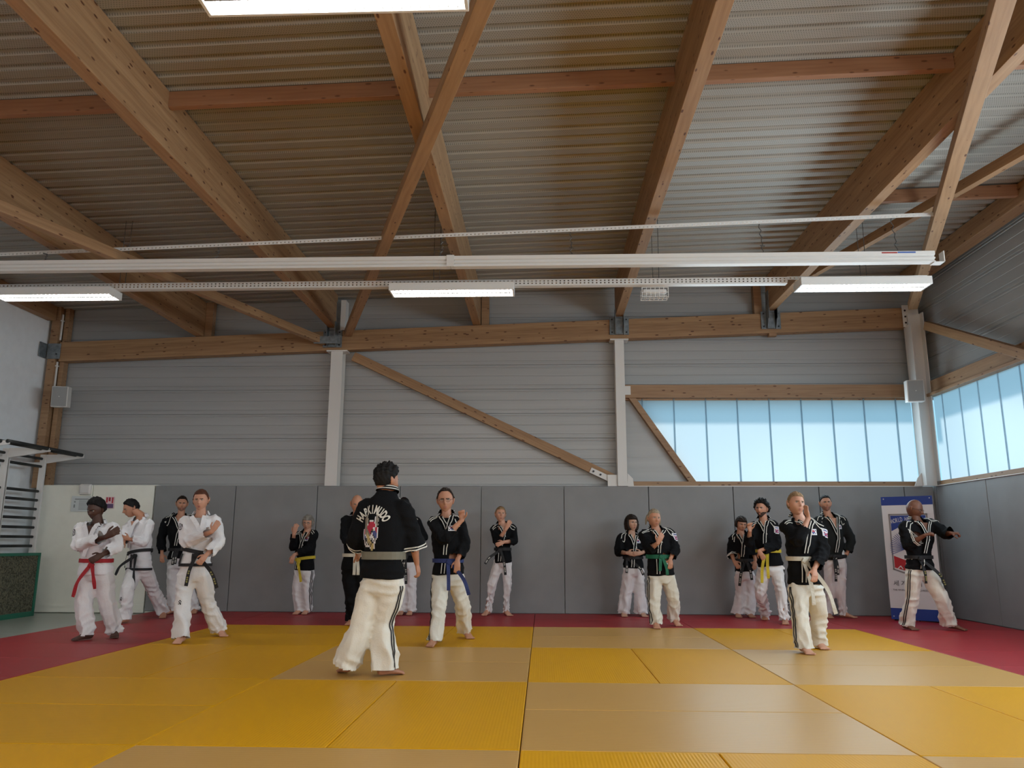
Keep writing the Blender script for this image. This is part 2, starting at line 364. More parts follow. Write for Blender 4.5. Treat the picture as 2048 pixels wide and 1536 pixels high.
yy = [7.80, 7.53, 7.03, 6.55, 6.06, 5.58]+[5.58-.49*k for k in range(1, 27)]
for a_, b_ in zip(yy[:-1], yy[1:]):
    at(MB().add([(6.15, a_-.004, 1.96), (6.15, b_+.004, 1.96), (6.15, b_+.004, 3.30), (6.15, a_-.004, 3.30)], [(0, 1, 2, 3)]).build('pane', 'polycarbonate', w2), w2)
    at(MB().box(6.14, 6.16, b_-.009, b_+.009, 1.96, 3.3).build('pane_joint', 'poly_joint', w2), w2)
child(beam('top_rail', (6.13, 7.78, 3.30), (6.13, YF, 3.30), .10, .20, 'timber'), w2)
child(beam('inner_rail', (6.11, 7.78, 3.265), (6.11, YF, 3.265), .14, .045, 'timber'), w2)
child(beam('sill_rail', (6.13, 7.8, 1.905), (6.13, YF, 1.905), .12, .07, 'timber'), w2)
child(beam('sill_flashing', (6.055, 7.8, 1.897), (6.055, YF, 1.897), .04, .012, 'alu_white'), w2)
# outside ground seen by the sky light
g = MB().box(-30, 40, YB+.3, 50, -.3, -.2).box(XR+.4, 40, -30, YB+.3, -.3, -.2).build('ground', mat('outside_ground', (.25, .24, .2), .9, noise=.2)); tag(g, kind='structure')
# ------------------------------------------------------------------ timber frame
LBL = ['left edge rafter running along the top of the white wall', 'leftmost full deep glulam rafter ending above the long cross beam',
       'deep glulam rafter ending over the left white steel column', 'slimmer glulam rafter crossed from below by a diagonal brace above the centre lamp',
       'deep glulam rafter ending over the middle white steel column', 'deep glulam rafter held by a steel shoe left of the right hand lamp',
       'right edge rafter above the ribbed metal of the right wall']
for i, x in enumerate(RX):
    dep, w = .55, .125
    zb = roof(x)-dep
    y1 = 7.84
    if i == 0: dep, w, zb = .24, .14, roof(x)-.235
    if i in (1, 3): y1 = 8.02; zb = 4.535+.0348*x; dep = roof(x)-zb
    if i == 6: dep, w, zb = .25, .20, roof(x)-.26
    o = beam('rafter', (x, YF, zb), (x, y1, zb), w, dep-.002, 'glulam'); tag(o, LBL[i], 'rafter')
# stub posts above the beam
for x, lb in ((-5.37, 'short timber stub post behind the end of the leftmost deep rafter'), (-.80, 'short timber stub post right of the slim rafter end'), (3.60, 'short timber stub post left of the rafter end near the right hand lamp')):
    z0 = 4.535+.0348*x; tag(MB().box(x-.06, x+.06, 7.93, 8.05, z0, roof(x)-.0).build('stub_post', 'timber'), lb, 'post')
cb = beam('cross_beam', (-7.80, 7.96, 4.20-.0348*7.8), (5.90, 7.96, 4.20+.0348*5.9), .16, .325, 'glulam'); tag(cb, 'long knotty glulam beam running across the whole back wall', 'beam')
bl = {0: 'left diagonal brace rising from the left column towards the top left corner', 1: 'diagonal brace rising from the left column to the top centre under a rafter',
      2: 'pale diagonal brace rising from the right corner column to the top right', 3: 'thin diagonal brace passing behind the pale brace at the upper right'}
def ext(a, b, t): a = Vector(a); b = Vector(b); return a+(b-a)*t
tag(beam('diagonal_brace', (-3.42, 7.85, 4.17), ext((-3.42, 7.85, 4.17), (-5.13, 2.6, 4.15), 2.0-.45), .10, .115), bl[0], 'brace')
tag(beam('diagonal_brace', (-3.02, 7.85, 4.31), ext((-3.02, 7.85, 4.31), (-.22, .08, 4.41), 1.4), .12, .12), bl[1], 'brace')
tag(beam('diagonal_brace', (5.86, 7.55, 4.60), ext((5.86, 7.55, 4.60), (3.16, .34, 4.52), 1.4), .13, .12), bl[2], 'brace')
tag(beam('diagonal_brace', (3.89, 7.75, 4.90), (5.85, .0, 4.90), .09, .12), bl[3], 'brace')
tag(beam('wall_brace', (-2.98, 7.99, 3.945), (1.22, 7.99, 1.945), .07, .145), 'sloping timber brace on the back wall between the two white columns', 'brace')
tag(beam('wall_brace', (6.0, 7.50, 4.26), (6.0, 2.7, 2.10+.03), .08, .13), 'sloping timber brace crossing the top of the right wall window', 'brace')
k = 0
for y, bays in ((1.98, range(0, 6)), (4.72, (5,))):
    for i in bays:
        x0, x1 = RX[i]+.06, RX[i+1]-.06
        nm = ['between the left wall and the leftmost rafter', 'between the leftmost rafter and the left column rafter', 'left of the slim rafter, top centre', 'between the slim rafter and the middle column rafter', 'between the two right hand deep rafters', 'in the last right bay, nearer one'][i]
        if y > 4: nm = 'in the last right bay, farther one'
        tag(beam('purlin', (x0, y, roof(x0)-.155), (x1, y, roof(x1)-.155), .07, .15, 'purlin_wood'), 'reddish timber purlin under the deck '+nm, 'purlin')
cp = MB().box(-7.99, -7.86, 7.88, 8.05, 1.87, 4.86).build('corner_post', 'timber'); tag(cp, 'timber corner post where the white wall meets the metal wall', 'post')
cp2 = MB().box(-7.83, -7.755, 7.96, 8.08, 1.91, 4.86).build('corner_post', 'timber'); tag(cp2, 'second thin timber post behind the white conduit in the left corner', 'post')
cp.data.transform(Matrix.Identity(4))
cd_ = empty('conduit', (-7.845, 7.93, 3.46)); tag(cd_, 'white conduit pipe running down the left corner post to the speaker', 'pipe')
MB().tube([(0, 0, 0), (0, 0, .47)], .016).build('pipe', 'alu_white', cd_); MB().tube([(0, 0, .84), (0, 0, 1.28)], .016).build('pipe', 'alu_white', cd_)
for z_ in (.39, 1.16): MB().box(-.025, .025, -.03, .02, z_, z_+.02).build('clip', 'alu_white', cd_)
# steel columns
def column(x0, x1, label, top, mirror=1):
    t = empty('steel_column', ((x0+x1)/2, 7.98, 0)); tag(t, label, 'column')
    q = MB().box(x0, x1, 7.88, 7.892, 1.905, top-.02).box(x0, x1, 8.068, 8.08, 1.905, top-.02)
    xm = (x0+x1)/2; q.box(xm-.004, xm+.004, 7.892, 8.068, 1.905, top-.02)
    at(q.build('flanged_section', 'steel_white', t), t)
    at(MB().box(x0-.075, x1+.075, 7.86, 8.09, top-.022, top).build('cap_plate', 'steel_white', t, bevel=.003), t)
    return t
c1 = column(-3.29, -3.10, 'left white steel column under the cross beam', 4.20-.0348*3.2)
c2 = column(1.285, 1.43, 'middle white steel column between the wall brace and the window', 4.20+.0348*1.36)
at(MB().poly([(1.43, 7.90, 1.905), (1.53, 7.90, 1.905), (1.52, 7.90, 2.02), (1.44, 7.90, 2.10)], (0, .01, 0)).build('gusset', 'steel_white', c2), c2)
at(MB().box(1.13, 1.285, 7.91, 7.92, 1.905, 2.08).build('gusset', 'steel_white', c2), c2)
at(MB().box(1.43, 1.52, 7.90, 7.91, 3.34, 3.48).build('gusset', 'steel_white', c2), c2)
c3 = empty('steel_column', (6.0, 7.85, 0)); tag(c3, 'wide white steel column in the right corner beside the windows', 'column')
at(MB().box(5.87, 5.885, 7.70, 7.93, 1.905, 4.42).box(6.07, 6.085, 7.70, 7.93, 1.905, 4.6).box(5.885, 6.07, 7.795, 7.81, 1.905, 4.6).build('flanged_section', 'steel_white', c3), c3)
at(MB().box(5.83, 6.08, 7.84, 7.855, 4.40, 4.76).build('head_plate', 'steel_white', c3, bevel=.004), c3)
at(MB().poly([(5.75, 7.82, 1.905), (5.93, 7.82, 1.905), (5.93, 7.82, 2.06), (5.86, 7.82, 2.10), (5.80, 7.82, 2.02)], (0, .015, 0)).build('gusset', 'steel_white', c3), c3)
q = MB()
for z in (4.47, 4.57, 4.67):
    q.tube([(5.87, 7.835, z), (5.87, 7.85, z)], .016, 8)
at(q.build('bolt_set', 'bolt', c3), c3)
# steel shoes and plates
def shoe(x, z, label, wide=.0):
    t = empty('beam_shoe', (x, 7.85, z)); tag(t, label, 'bracket')
    MB().box(-.155, .155, .005, .022, -.14, .15).build('back_plate', 'galv', t, bevel=.006)
    for s in (-1, 1): MB().poly([(s*.062, .005, -.14), (s*.062, -.04, -.14), (s*.062, -.13, .0), (s*.062, -.13, .26), (s*.062, .005, .26)], (.010*s, 0, 0)).build('cheek_plate', 'galv', t)
    MB().box(-.055, .055, -.03, .004, -.14, .12).build('seat_block', 'galv', t)
    for sx in (-1, 1):
        for sz in (-.10, .11): MB().tube([(sx*.115, -.008, sz), (sx*.115, .006, sz)], .013, 8).build('bolt', 'bolt', t)
    return t
s1 = shoe(1.36, 4.45, 'galvanised steel rafter shoe above the middle white column')
s2 = shoe(-3.275, 4.27, 'galvanised steel shoe above the left white column where braces meet')
MB().box(-.25, .18, -.18, -.165, -.12, .0).build('brace_plate', 'galv', s2); MB().box(.055, .065, -.06, -.03, .1, .62).build('cheek_plate', 'galv', s2)
s3 = shoe(3.77, 4.53, 'galvanised steel rafter shoe near the right hand lamp')
for s in (-1, 1): MB().box(s*.066-.004, s*.066+.004, -.16, 0, .0, .45).build('cheek_plate', 'galv', s3)
uc = MB().box(-3.16, -3.08, 7.86, 8.05, 4.42, 4.93).build('upright_channel', 'steel_white'); tag(uc, 'short white steel upright above the left column', 'bracket')
tag(MB().box(3.74, 3.86, 7.90, 7.99, 4.285, 4.335).build('timber_block', 'timber'), 'small timber block under the cross beam below the right shoe', 'block')
pl = empty('end_plate', (-7.83, 7.86, 4.1)); tag(pl, 'galvanised folded steel plate on the left end of the cross beam', 'bracket')
at(MB().box(-8.0, -7.78, 7.865, 7.878, 3.97, 4.23).build('face_plate', 'galv', pl, bevel=.004), pl)
at(MB().box(-8.03, -8.015, 7.70, 7.88, 3.98, 4.22).build('return_plate', 'galv', pl), pl)
at(MB().tube([(-7.84, 7.855, 4.05), (-7.84, 7.866, 4.05)], .013).build('bolt', 'bolt', pl), pl)
bp_ = empty('brace_end_plate', (1.05, 7.93, 2.03)); tag(bp_, 'bolted white steel plate at the lower end of the wall brace', 'bracket')
dv = Vector((4.2, 0, -2.0)).normalized()
c0 = Vector((1.04, 7.94, 2.075))
at(MB().bar(c0-dv*.19, c0+dv*.17, .012, .085).build('plate', 'steel_white', bp_), bp_)
for tt in (-.14, -.02, .13): at(MB().tube([c0+dv*tt+Vector((0, -.02, 0)), c0+dv*tt], .017).build('bolt', 'bolt', bp_), bp_)
# ------------------------------------------------------------------ lamps, trays, rail
def lamp(x0, y0, z, label, grp='rectangular louvred ceiling lamps', W_=.287):
    t = empty('ceiling_lamp', (x0, y0, z)); tag(t, label, 'lamp', 'suspended louvred ceiling lamps')
    Lr = 1.48
    q = MB().box(0, Lr, 0, .02, 0, .085).box(0, Lr, W_-.02, W_, 0, .085).box(0, .02, .02, W_-.02, 0, .085).box(Lr-.02, Lr, .02, W_-.02, 0, .085).box(.0, Lr, .0, W_, .085, .095)
    q.build('housing', 'alu_white', t, bevel=.003)
    MB().box(.03, Lr-.03, .03, W_-.03, .022, .03).build('diffuser', 'tube_glow', t)
    n = 27
    q = MB()
    for i in range(n): x = .06+(Lr-.12)*i/(n-1); q.box(x-.002, x+.002, .03, W_-.03, .004, .021)
    q.box(.03, Lr-.03, W_/2-.012, W_/2+.012, .002, .021)
    q.build('louvre', 'louvre', t)
    return t
lamp(-1.685, 4.459, 3.952, 'lit white lamp in the centre above the back beam')
lamp(3.10, 4.392, 3.952, 'lit white lamp at the right near the corner column')
lamp(-6.546, 4.487, 3.952, 'lit white lamp at the left edge over the white wall')
lamp(-1.76, -.70, 3.952, 'bright lamp overhead, cut by the top edge of the photo')
for k_, (x_, y_) in enumerate([(-6.55, -.7), (3.1, -.7), (-6.55, -5.6), (-1.72, -5.6), (3.1, -5.6)]): lamp(x_, y_, 3.952, 'ceiling lamp out of the frame, '+['front left', 'front right', 'rear left', 'rear centre', 'rear right'][k_])  # unseen lamps added along the rows for more light from above
def wire(pts, r=.004): return MB().tube(pts, r, 5)
tr1 = empty('cable_tray', (0, 4.7, 4.07)); tag(tr1, 'long perforated white cable tray running just above the lamps', 'tray')
def perf(x0, x1, y, z, h, rows, step=.055, duty=.62, th=.003):
    q = MB(); rh = h/(2*rows+1)
    for i in range(rows+1): q.box(x0, x1, y, y+th, z+i*2*rh, z+i*2*rh+rh)
    x = x0
    while x < x1:
        for i in range(rows): q.box(x, x+step*duty, y, y+th, z+(2*i+1)*rh, z+(2*i+2)*rh)
        x += step
    return q
q = perf(-8.0, 3.014, 4.612, 4.053, .072, 2, .048); at(q.build('side_flange', 'alu_white', tr1), tr1)
at(MB().box(-8.0, 3.014, 4.612, 4.70, 4.046, 4.052).build('bottom_flange', 'alu_white', tr1), tr1)
q = perf(3.014, 4.637, 4.612, 4.091, .038, 1, .048); at(q.build('side_flange', 'alu_white', tr1), tr1)
tr2 = empty('cable_tray', (0, 4.0, 4.45)); tag(tr2, 'thin perforated white rail fixed under the rafters in front of the ribbed rail', 'tray')
q = perf(-8.0, 4.45, 3.97, .012, .036, 1, .045); o = q.build('side_flange', 'alu_white', tr2); o.data.transform(Matrix(((1, 0, 0, 0), (0, 1, 0, -4.0), (.033, 0, 1, -.02), (0, 0, 0, 1))))
q = MB().box(-8.0, 4.45, 3.97, 4.03, .05, .056); o = q.build('top_flange', 'alu_white', tr2); o.data.transform(Matrix(((1, 0, 0, 0), (0, 1, 0, -4.0), (.033, 0, 1, -.02), (0, 0, 0, 1))))
rl = empty('ribbed_rail', (0, 3.92, 4.026)); tag(rl, 'long ribbed white metal rail hanging across the hall above the lamps', 'rail')
pr = [(-.045, 0), (-.045, .012), (-.022, .018), (-.022, .033), (-.045, .041), (-.045, .053), (-.022, .06), (-.022, .075), (-.045, .083), (-.045, .123), (.045, .123), (.045, 0)]
def rail_seg(x0, x1, name='profile'):
    n = len(pr); v = [(x0, a, b) for a, b in pr]+[(x1, a, b) for a, b in pr]
    f = [tuple(range(n)), tuple(range(2*n-1, n-1, -1))]+[(k, n+k, n+(k+1) % n, (k+1) % n) for k in range(n)]
    return mesh_obj(name, v, f, 'alu_rail', rl)
rail_seg(-8.0, -.89); rail_seg(-.885, 4.37)
MB().box(-.93, -.845, -.052, -.044, .0, .132).build('joint_sleeve', 'alu_white', rl)
MB().box(4.35, 4.467, -.05, .05, -.01, .0).box(4.457, 4.467, -.05, .05, -.01, .12).build('end_bracket', 'alu_white', rl)
MB().box(3.975, 4.165, -.0475, -.0455, .10, .115).build('maker_strip', mat('print_blue', (.05, .12, .4), .5), rl)
MB().box(3.805, 3.97, -.0475, -.0455, .098, .112).build('maker_strip', mat('print_red', (.35, .03, .03), .5), rl)
# hangers: thin chains
hl = [(-5.55, 'first'), (-3.55, 'second'), (-1.0, 'third'), (.45, 'fourth'), (2.55, 'fifth'), (4.0, 'sixth')]
for i, (x, w_) in enumerate(hl):
    pts = [(x+.012*(-1)**j*(j % 5 != 0), 4.0-.06*j/9, roof(x)-.66-(roof(x)-.66-4.15)*j/9) for j in range(10)]
    q = wire(pts, .005)
    q.tube([(x-.02, 3.95, 4.26), (x+.03, 3.95, 4.25)], .006, 5)
    tag(q.build('hanger_chain', 'chain'), 'dark hanger chain between the thin rail and the ribbed rail, %s from the left' % w_, 'chain', 'hanger chains of the ribbed rail')
for i, (x, w_) in enumerate([(-5.0, 'left of the leftmost rafter'), (-1.14, 'above the centre lamp'), (1.486, 'above the wire guarded light'), (3.92, 'above the right hand lamp')]):
    z1 = roof(x)
    q = wire([(x-.04, 4.64, z1), (x-.04, 4.64, 4.12)], .004); q.tube([(x+.04, 4.64, z1), (x+.03, 4.64, 4.12)], .004, 5); q.tube([(x, 4.64, 4.4), (x, 4.64, 4.3)], .009, 5)
    tag(q.build('hanger_wire', 'chain'), 'thin suspension wires of the cable tray '+w_, 'wire', 'suspension wires of the cable tray')
# emergency light in its wire guard
eg = empty('guarded_light', (1.476, 4.774, 3.981)); tag(eg, 'small emergency light inside a white wire guard under the cable tray', 'light')
MB().box(-.14, .14, -.04, .04, -.0, .05).build('lamp_body', 'alu_white', eg, bevel=.01)
q = MB()
for x in np.linspace(-.155, .155, 7): q.tube([(x, -.07, .06), (x, -.07, -.06), (x, .07, -.06), (x, .07, .06)], .004, 5)
for (y, z) in ((-.07, .06), (-.07, 0), (-.07, -.06), (0, -.06), (.07, -.06), (.07, 0), (.07, .06)): q.tube([(-.16, y, z), (.16, y, z)], .004, 5)
q.build('wire_guard', 'alu_white', eg)
# speakers
def speaker(loc_, rz, tilt, label, w_=.24, h_=.33):
    t = empty('wall_speaker', loc_); t.rotation_euler = (tilt, 0, rz); tag(t, label, 'speaker')
    MB().poly([(-w_/2, 0, -h_/2), (w_/2, 0, -h_/2), (w_/2, 0, h_/2), (-w_/2, 0, h_/2)], (0, .16, 0)).build('cabinet', 'steel_white', t, bevel=.01)
    MB().box(-w_/2+.012, w_/2-.012, -.008, .004, -h_/2+.012, h_/2-.012).build('grille', 'speaker_grey', t, bevel=.003)
    MB().tube([(0, -.012, 0), (0, -.006, 0)], .008).build('badge', 'alu_white', t)
    MB().box(-.03, .03, .16, .26, -.06, .06).build('bracket', 'bolt', t)
speaker((-7.50, 7.55, 3.28), math.radians(12), math.radians(4), 'grey wall speaker on the left corner post')
speaker((5.73, 7.45, 3.30), math.radians(-10), math.radians(4), 'grey wall speaker on the right corner column beside the window')
# small items on the cream doors
wbx = empty('wall_box', (-7.10, 7.88, 1.845)); tag(wbx, 'white rounded control box at the top of the cream doors', 'box')
MB().box(-.10, .10, -.035, .02, -.085, .085).build('cover', 'alu_white', wbx, bevel=.03); MB().box(-.07, .07, -.042, -.034, -.055, .055).build('face_panel', 'steel_white', wbx, bevel=.012)
nt_ = empty('notice_sheet', (-7.155, 7.88, 1.62)); tag(nt_, 'pale printed notice sheet taped on the left cream door', 'notice')
MB().box(-.155, .155, 0, .004, -.12, .12).build('paper', mat('paper', (.62, .66, .66), .7), nt_)
q = MB()
q.box(-.10, .12, -.002, .0, .065, .08)
for i in range(7): q.box(-.03, .13, -.002, 0, .04-.022*i, .048-.022*i)
q.box(-.11, -.085, -.002, 0, .02, .04).box(-.11, -.09, -.002, 0, -.06, -.01)
q.build('printed_lines', mat('ink', (.25, .27, .28), .7), nt_)
sg = empty('safety_sign', (-6.69, 7.88, 1.64)); tag(sg, 'small red and purple safety sign behind the head of the red belted man', 'sign')
MB().box(-.07, .07, 0, .006, -.09, .09).build('sign_plate', mat('sign_white', (.75, .55, .58), .5), sg)
MB().box(-.06, -.035, -.003, 0, .0, .08).box(-.02, .01, -.003, 0, .02, .08).box(.03, .055, -.003, 0, -.01, .08).build('red_marks', mat('sign_red', (.45, .03, .05), .5), sg)
MB().box(-.06, .06, -.003, 0, -.085, -.02).build('purple_field', mat('sign_purple', (.12, .07, .16), .5), sg)
# wall bars on the left wall
def ladder(y0, y1, label, zmin=.0):
    X = -7.62
    t = empty('wall_bars', (X, (y0+y1)/2, -.04)); tag(t, label, 'wall bars', 'white wall bars with black rungs')
    for y in (y0, y1):
        at(MB().box(X-.06, X+.03, y-.02, y+.02, -.04, 2.36).build('upright', 'alu_white', t, bevel=.004), t)
        at(MB().box(X-.38, X-.05, y-.015, y+.015, 2.2, 2.24).box(X-.38, X-.05, y-.015, y+.015, .5, .54).build('wall_tie', 'alu_white', t), t)
        at(MB().poly([(X+.02, y-.01, 2.22), (X+.62, y-.01, 2.31), (X+.62, y-.01, 2.36), (X+.02, y-.01, 2.36)], (0, .02, 0)).build('overhang_arm', 'alu_white', t), t)
    for z in (2.29, 2.17, 1.79, 1.655, 1.52, 1.385, 1.245, 1.105, .97, .83, .69, .55, .41, .27, .13):
        at(MB().tube([(X-.01, y0+.03, z), (X-.01, y1-.05, z)], .021, 10).build('rung', 'black_pad', t, smooth=True), t)
    for dx in (.50, .60): at(MB().tube([(X+dx, y0-.02, 2.35), (X+dx, y1-.02, 2.35)], .026, 10).build('pull_up_bar', 'black_pad', t, smooth=True), t)
ladder(6.72, 7.56, 'white wall bars with black rungs in the left corner'); ladder(5.84, 6.70, 'second white wall bars with black rungs cut by the left edge of the photo')
fm = empty('foam_mat', (-7.45, 6.6, -.04)); tag(fm, 'speckled rebonded foam crash mat with green edges leaning on the wall bars', 'mat')
at(MB().box(-7.54, -7.42, 5.6, 7.40, .02, .83).build('foam_core', 'rebond_foam', fm), fm)
q = MB()
q.box(-7.56, -7.405, 5.6, 7.40, .83, .87).box(-7.56, -7.405, 5.6, 7.40, -.04, .03).box(-7.56, -7.405, 7.39, 7.43, -.04, .87)
at(q.build('green_binding', 'green_edge', fm), fm)
# ------------------------------------------------------------------ banner in the corner
FONT = None
def text_mesh(body, size, bold=0.0):
    c = bpy.data.curves.new('t', 'FONT'); c.body = body; c.size = size; c.offset = bold; c.align_x = 'CENTER'; c.align_y = 'CENTER'; c.resolution_u = 3
    o = bpy.data.objects.new('t', c); COL.objects.link(o)
    dg = bpy.context.evaluated_depsgraph_get(); me = bpy.data.meshes.new_from_object(o.evaluated_get(dg))
    bpy.data.objects.remove(o); return me
BL = Vector((4.97, 7.22, 0)); BR = Vector((5.50, 6.82, 0)); bx = (BR-BL).normalized(); bn = Vector((-bx.y, bx.x, 0)); bw = (BR-BL).length
bt = empty('banner', (0, 0, 0)); bt.location = (BL+BR)/2
tilt = Vector((.0, .0, 1.0))
MBn = Matrix((bx, bn, Z_)).transposed().to_4x4(); MBn.translation = bt.location; bt.matrix_world = MBn
tag(bt, 'tall white banner with blue ends standing in the right corner', 'banner')
mat('banner_white', (.66, .64, .66), .5); mat('banner_blue', (.006, .035, .23), .45); mat('banner_grey', (.22, .20, .20), .5); mat('banner_red', (.42, .01, .02), .5); mat('banner_black', (.03, .03, .035), .5)
mat('banner_ring', (.45, .44, .47), .4)
HB = 1.70; hw = bw/2
def bq(name, m, x0, x1, z0, z1, y=-.001): return MB().box(x0, x1, y-.001, y, z0, z1).build(name, m, bt)
MB().box(-hw, hw, 0, .006, .02, HB).build('banner_sheet', 'banner_white', bt)
bq('blue_band', 'banner_blue', -hw, hw, HB-.12, HB); bq('blue_band', 'banner_blue', -hw, hw, .02, .17)
for x in (-hw+.035, hw-.035):
    for z in (HB-.03, .06): MB().tube([(x, -.004, z), (x, .0, z)], .009).build('eyelet', 'banner_ring', bt)
q = MB(); fx0, fx1, fz0, fz1 = -hw+.08, hw-.08, .62, HB-.24
q.box(fx0, fx1, -.003, -.001, fz1-.02, fz1).box(fx0, fx0+.02, -.003, -.001, fz0+.07, fz1).box(fx1-.02, fx1, -.003, -.001, fz0+.07, fz1)
q.poly([(fx0, -.003, fz0+.07), (fx0, -.003, fz0+.09), (0, -.003, fz0+.0), (0, -.003, fz0-.02)], (0, .002, 0)).poly([(fx1, -.003, fz0+.07), (fx1, -.003, fz0+.09), (0, -.003, fz0+.0), (0, -.003, fz0-.02)], (0, .002, 0))
q.build('crest_frame', 'banner_grey', bt)
MB().poly([(fx0+.025, -.003, fz1-.025), (fx1-.025, -.003, fz1-.025), (fx1-.025, -.003, fz1-.21), (0, -.003, fz1-.12), (fx0+.025, -.003, fz1-.24)], (0, .001, 0)).build('crest_blue_field', 'banner_blue', bt)
MB().poly([(fx0+.025, -.003, fz0+.10), (0, -.003, fz0+.03), (fx1-.025, -.003, fz0+.10), (fx1-.025, -.003, fz0+.24), (0, -.003, fz0+.17), (fx0+.025, -.003, fz0+.26)], (0, .001, 0)).build('crest_red_field', 'banner_red', bt)
q = MB()
for s in (-1, 1):                      # feathered wings
    for i in range(13):
        a = math.radians(62-7.0*i); r0, r1 = .05, .235
        cx_, cz_ = s*.03, fz1-.47
        p0 = (cx_+s*r0*math.cos(a), -.004, cz_+r0*math.sin(a)); p1 = (cx_+s*r1*math.cos(a), -.004, cz_+r1*math.sin(a))
        q.bar(p0, p1, .001, .007, up=(0, 0, 1))
q.build('wing_feathers', 'banner_blue', bt)
q = MB()
for r_ in (.055, .062):
    pts = [(r_*math.cos(t_), -.004, fz1-.62+r_*math.sin(t_)) for t_ in np.linspace(0, 2*math.pi, 25)]
    q.tube(pts, .003, 4)
q.build('emblem_ring', 'banner_red', bt)
def put_text(body, size, x, z, m, parent, y=-.005, sx=1, sz=1, rot=0):
    me = text_mesh(body, size); me.transform(Matrix.Translation((x, y, z)) @ Matrix.Rotation(rot, 4, 'Y') @ Matrix.Diagonal((sx, 1, sz, 1)) @ Matrix.Rotation(math.pi/2, 4, 'X'))
    me.materials.clear(); me.materials.append(MATS[m]); o = bpy.data.objects.new('lettering', me); return link(o, parent)
# arched title of the crest
ttl = 'WORLD HAPKIMUDO'
for i, ch in enumerate(ttl):
    if ch == ' ': continue
    u = (i-(len(ttl)-1)/2)/((len(ttl)-1)/2); put_text(ch, .058, u*(hw-.125), fz1-.075-.035*u*u, 'banner_white', bt, sx=.75, sz=1.5, rot=u*.18)
for i, ch in enumerate('세계합기무도'): put_text(ch, .085, -hw+.105+.098*i, .50, 'banner_black', bt)
put_text('THE WORLD HAPKIMUDO FEDERATION', .033, 0, .415, 'banner_black', bt, sx=.92)
q = MB(); q.bar((-hw+.14, -.004, .70), (-hw+.18, -.004, .74), .001, .012).bar((-hw+.18, -.004, .745), (-hw+.21, -.004, .70), .001, .012).build('figure_mark', 'banner_white', bt)
q = MB(); q.tube([(0, .12, 0), (0, .03, 1.0), (0, .01, HB)], .01, 6); q.tube([(0, .10, .02), (-.3, .02, .01)], .012, 6); q.tube([(0, .10, .02), (.3, .02, .01)], .012, 6); q.build('banner_stand', 'bolt', bt)

